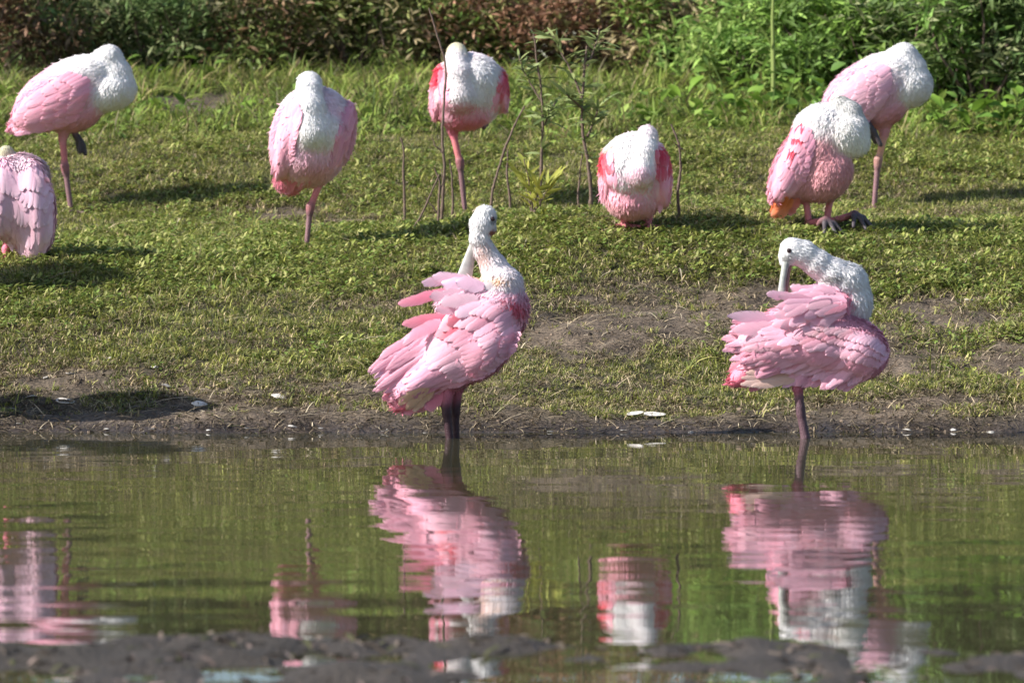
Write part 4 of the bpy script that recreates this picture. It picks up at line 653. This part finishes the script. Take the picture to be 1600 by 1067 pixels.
# ------------------------------------------------------------------ twigs and saplings, traced as measured and given their own depth
WLf = [leaf_geo(l_, w_, n=4, cup=.2, droop=d_) for l_, w_, d_ in ((.085, .014, .25), (.065, .012, .1), (.05, .010, .3))]
WLM = [mesh('leaf', v, f, M['leaf'], col=np.repeat(np.array([c]), len(v), 0)) for (v, f) in WLf for c in ((.19, .24, .10), (.25, .29, .12), (.36, .36, .08))]
rs = np.random.default_rng(88)
def sapling(name, pts, k, r0, label, cat='twig', side=(), leaves=0, lrange=(.4, 1.), group=None, lcol=None, lscale=1.):
    fx, fy = pts[0]; x0, y0, z0 = W(fx, fy, k); z0 = float(ground_z(np.array([x0]), np.array([y0]))[0]); root = empty(name, (x0, y0, z0)); tag(root, label, cat, group); paths = []
    def path(p, dep=0., dslope=0.):
        P = np.array([[(a-fx)/k, dep+dslope*i, (fy-b_)/k] for i, (a, b_) in enumerate(p)]); t = np.linspace(0, len(P)-1, 6*len(P)); i = np.minimum(t.astype(int), len(P)-2); f = (t-i)[:, None]; Q = P[i]*(1-f)+P[i+1]*f
        for _ in range(3): Q[1:-1] = (Q[:-2]+2*Q[1:-1]+Q[2:])/4
        return Q+np.cumsum(rs.normal(0, .0009, Q.shape), 0)
    main = path([(pts[0][0], pts[0][1]+12)]+list(pts)); paths.append(main); v, q = tube(main, np.linspace(r0, r0*.42, len(main))*(1+.18*np.abs(rs.normal(0, 1, len(main)))), 7); st = obj('stem', mesh('stem', v, q, M['bark']), root)
    for sp_ in side:
        dep = float(main[np.argmin(np.abs(main[:, 2]-(fy-sp_[0][1])/k)), 1]); pp = path(sp_, dep, rs.normal(0, .02)); paths.append(pp); v, q = tube(pp, np.linspace(r0*.6, r0*.28, len(pp)), 6); obj('branch', mesh('branch', v, q, M['bark']), st)
    for i in range(leaves):
        pp = paths[rs.integers(len(paths))] if len(paths) > 1 else main; t = rs.uniform(*lrange) if pp is main else rs.uniform(.25, 1); j = int(t*(len(pp)-1)); o = obj('leaf', WLM[(rs.integers(3)*3+(rs.integers(2) if lcol is None else lcol))], root); o.location = pp[j]
        o.rotation_euler = (rs.normal(.55 if lcol is None else 1.05, .35), rs.normal(0, .5), rs.random()*6.283); s_ = rs.uniform(.7, 1.2)*lscale; o.scale = (s_, s_, s_)
    return root
TG = 'bare twigs standing in front of the red shouldered bird'
sapling('twig', [(632, 332), (633, 290), (629, 250), (630, 215), (624, 195)], 424, .006, 'short crooked bare twig standing apart in the grass between two one legged birds', group=TG)
sapling('twig', [(688, 338), (692, 300), (697, 240), (690, 200), (692, 150), (698, 100), (696, 70), (684, 30), (674, -8)], 428, .0062, 'tallest thin bare twig crossing in front of the red shouldered bird', side=[[(694, 225), (682, 210), (675, 198)], [(686, 320), (672, 300), (664, 288)]], group=TG)
sapling('twig', [(684, 342), (685, 300), (686, 268), (678, 248)], 434, .0055, 'short bare twig forking beside the tallest thin twig', side=[[(685, 290), (692, 270), (688, 250)]], group=TG)
sapling('twig', [(640, 365), (660, 330), (672, 302), (686, 272)], 438, .005, 'leaning bare twig propped across the foot of the tallest thin twig', group=TG)
sapling('twig', [(707, 342), (708, 300), (706, 260), (702, 238)], 428, .0058, 'straight grey bare stub just beside the leg of the red shouldered bird', group=TG)
sapling('twig', [(767, 328), (768, 290), (775, 255), (790, 205), (805, 170), (820, 140)], 424, .0062, 'bare twig curving towards the leafy saplings', group=TG)
sapling('twig', [(796, 352), (793, 310), (787, 275), (790, 238)], 436, .0058, 'short dark bare twig between the curving twig and the leafy saplings', group=TG)
sapling('twig', [(1062, 366), (1064, 320), (1068, 285), (1064, 250), (1052, 222)], 446, .006, 'crooked bare twig beside the crouching bird', side=[[(1066, 256), (1058, 252), (1052, 247)]])
sapling('sapling', [(842, 352), (845, 300), (846, 250), (848, 200), (846, 150), (840, 105), (834, 62)], 432, .0062, 'slender leafy sapling with one tall stem beside the yellowish shoots', 'sapling', side=[[(846, 170), (830, 140), (818, 118), (812, 95)], [(846, 215), (858, 190), (868, 170)]], leaves=95, lrange=(.42, 1.))
sapling('sapling', [(922, 352), (926, 320), (922, 275), (914, 220), (912, 180), (916, 130), (920, 92)], 434, .0078, 'bushy leafy sapling with thicker forked stem beside the crouching bird', 'sapling', side=[[(908, 165), (896, 130), (880, 100), (866, 70)], [(918, 230), (930, 200), (936, 180)], [(914, 190), (900, 178), (886, 168)], [(918, 120), (930, 90), (936, 60)]], leaves=170, lrange=(.45, 1.))
sapling('sapling', [(906, 346), (905, 310), (908, 275), (912, 250)], 430, .0048, 'thin bare stem leaning on the bushy leafy sapling', 'sapling')
sapling('sapling', [(832, 366), (831, 335), (826, 300), (818, 265)], 446, .004, 'clump of yellowish green leafy shoots beside the slender sapling', 'sapling', side=[[(832, 360), (838, 325), (842, 295)], [(830, 350), (822, 320), (812, 290)], [(832, 355), (846, 330), (858, 305)]], leaves=64, lrange=(.1, 1.), lcol=2, lscale=1.15)

x, y, z = place(1207, 175); root = empty('reed', (x, y, z)); tag(root, 'single upright pale green reed stalk rising above the broad leaved weeds', 'reed')
v, q = tube([(0, 0, -.02), (.003, 0, .2), (-.002, .01, .4), (.004, .01, .62)], [.011, .010, .008, .003], 7); obj('stalk', mesh('stalk', v, q, M['leaf'], col=np.repeat(np.array([[.30, .36, .12]]), len(v), 0)), root)
for i in range(3):
    v, f = leaf_geo(.22, .016, n=5, cup=.2, droop=.3); o = obj('leaf', mesh('leaf', v, f, M['leaf'], col=np.repeat(np.array([[.26, .33, .10]]), len(v), 0)), root); o.location = (0, 0, .12+.14*i); o.rotation_euler = (1.15, 0, 2.2*i)
# ------------------------------------------------------------------ shells, stones
def shell_mesh(L, wd, seed, up=1, tone=1.):
    r = np.random.default_rng(seed); nr, na = 7, 18; a = np.linspace(0, 2*np.pi, na, endpoint=False); V = [[0, 0, 0]]; jag = 1+.05*r.normal(0, 1, na); C = [[.75, .72, .68]]
    for i in range(1, nr+1):
        t = i/nr; zz = .22*wd*(1-t**2)*up+.012*wd*math.sin(i*3.1)
        for j in range(na): ex = 1+.22*math.cos(a[j]); V.append([L*.5*t*math.cos(a[j])*ex*jag[j], wd*.5*t*math.sin(a[j])*jag[j], zz]); C.append(np.array([.74, .71, .67])*(1-.18*(i % 2))*r.uniform(.85, 1.05))
    V[0][2] = .22*wd*up; n0 = len(V); V = np.array(V); V2 = V.copy(); V2[:, 2] -= .05*wd+.002; V2[:, :2] *= .985
    F3 = [[0, 1+j, 1+(j+1) % na] for j in range(na)]; F4 = [[1+(i-1)*na+j, 1+i*na+j, 1+i*na+(j+1) % na, 1+(i-1)*na+(j+1) % na] for i in range(1, nr) for j in range(na)]
    G3 = [[n0+c, n0+b_, n0+a_] for a_, b_, c in F3]; G4 = [[n0+d, n0+c, n0+b_, n0+a_] for a_, b_, c, d in F4]; o = 1+(nr-1)*na; R4 = [[o+j, n0+o+j, n0+o+(j+1) % na, o+(j+1) % na] for j in range(na)]
    return mesh('shell', np.concatenate([V, V2]), [np.array(F4+G4+R4), np.array(F3+G3)], M['shell'], col=np.concatenate([C, C])*tone)
SD = [shell_mesh(.06, .036, 20+i, 1 if i % 2 else -1, (.3, .45, .6, .75)[i % 4]) for i in range(8)]
SH = [shell_mesh(.06, .042, i, 1 if i % 2 else -1) for i in range(6)]
def shell(px, py, size, label, group=None, yaw=None, tilt=(.14, .05), i=None, lift=.004):
    x, y, z = place(px, py); o = obj('shell', (SD[rs.integers(8)] if group else SH[rs.integers(6) if i is None else i])); o.location = (x, y, z+lift); o.rotation_euler = (tilt[0]+rs.normal(0, .12), tilt[1]+rs.normal(0, .12), rs.random()*6.28 if yaw is None else yaw); k = size/.06; o.scale = (k, k, k); return tag(o, label, 'shell', group)
o = shell(990, 655, .05, 'upturned white shell half of the large pair lying below the bare patch', yaw=.1, tilt=(.5, .05), i=0, lift=.016); o.scale[1] *= .55; o.scale[2] *= .5; o = shell(1020, 653, .066, 'long white shell lying open on the shore below the bare patch', yaw=.1, tilt=(.3, -.05), i=2, lift=.012); o.scale[1] *= .6; o.scale[2] *= .5
shell(902, 481, .034, 'white shell on the rim of the little burrow in the bare patch', yaw=.4); shell(1515, 470, .045, 'flat grey white shell on the bare soil beyond the preening birds', yaw=.2, tilt=(.15, 0)); shell(1566, 626, .034, 'round pale shell on the soil at the right end of the shore', yaw=1.)
shell(309, 634, .05, 'large white shell half in the shadow band on the shore', yaw=.2); shell(436, 623, .055, 'broad white shell on brown soil just past the shadow band', yaw=.1); shell(488, 624, .035, 'dull white shell next to the broad white shell', yaw=.8); shell(98, 628, .06, 'long pale shell lying in the shadow band on the shore', yaw=-.3); shell(1178, 577, .05, 'thin curved shell rim beside the ruffled bird', yaw=.3, i=0)
for (px, py) in [(50, 622), (18, 640), (110, 585), (240, 575), (238, 546), (258, 606), (172, 562), (70, 592)]: shell(px, py, rs.uniform(.025, .04), 'small pale shell on the thin turf above the shadow band', 'small shells on the turf')
for (px, py) in [(30, 664), (65, 672), (165, 671), (235, 672), (325, 674), (385, 672), (455, 668), (500, 671), (560, 668), (665, 677), (600, 672), (860, 676), (975, 674), (1080, 676), (1180, 652), (1330, 668), (1420, 674), (1490, 672), (1550, 676), (1460, 650)]: shell(px, py, rs.uniform(.014, .034), 'small pale shell on the wet mud at the edge of the water', 'small shells at the edge of the water', lift=.001)
# litter on the near mud bar
xy = scatter(2200, 5.9, 6.95, lambda x, y: .35+.65*N1(x*4, y*5), 110, margin=.3)
add('near_shore_litter', xy, [blades(6, .06, .02, .010, 3.5, [(.05, .04, .03), (.03, .026, .022), (.10, .08, .06), (.16, .13, .11), (.07, .075, .03), (.22, .17, .15)], 640+i, seg=3, droop=.1, lr=(.85, 1.15)) for i in range(8)], lambda x, y, r: r.uniform(.3, 1.3, len(x)), M['straw'], 'dark wet leaf litter on the mud of the near shore', 'litter', tilt=.12, sink=-.002)
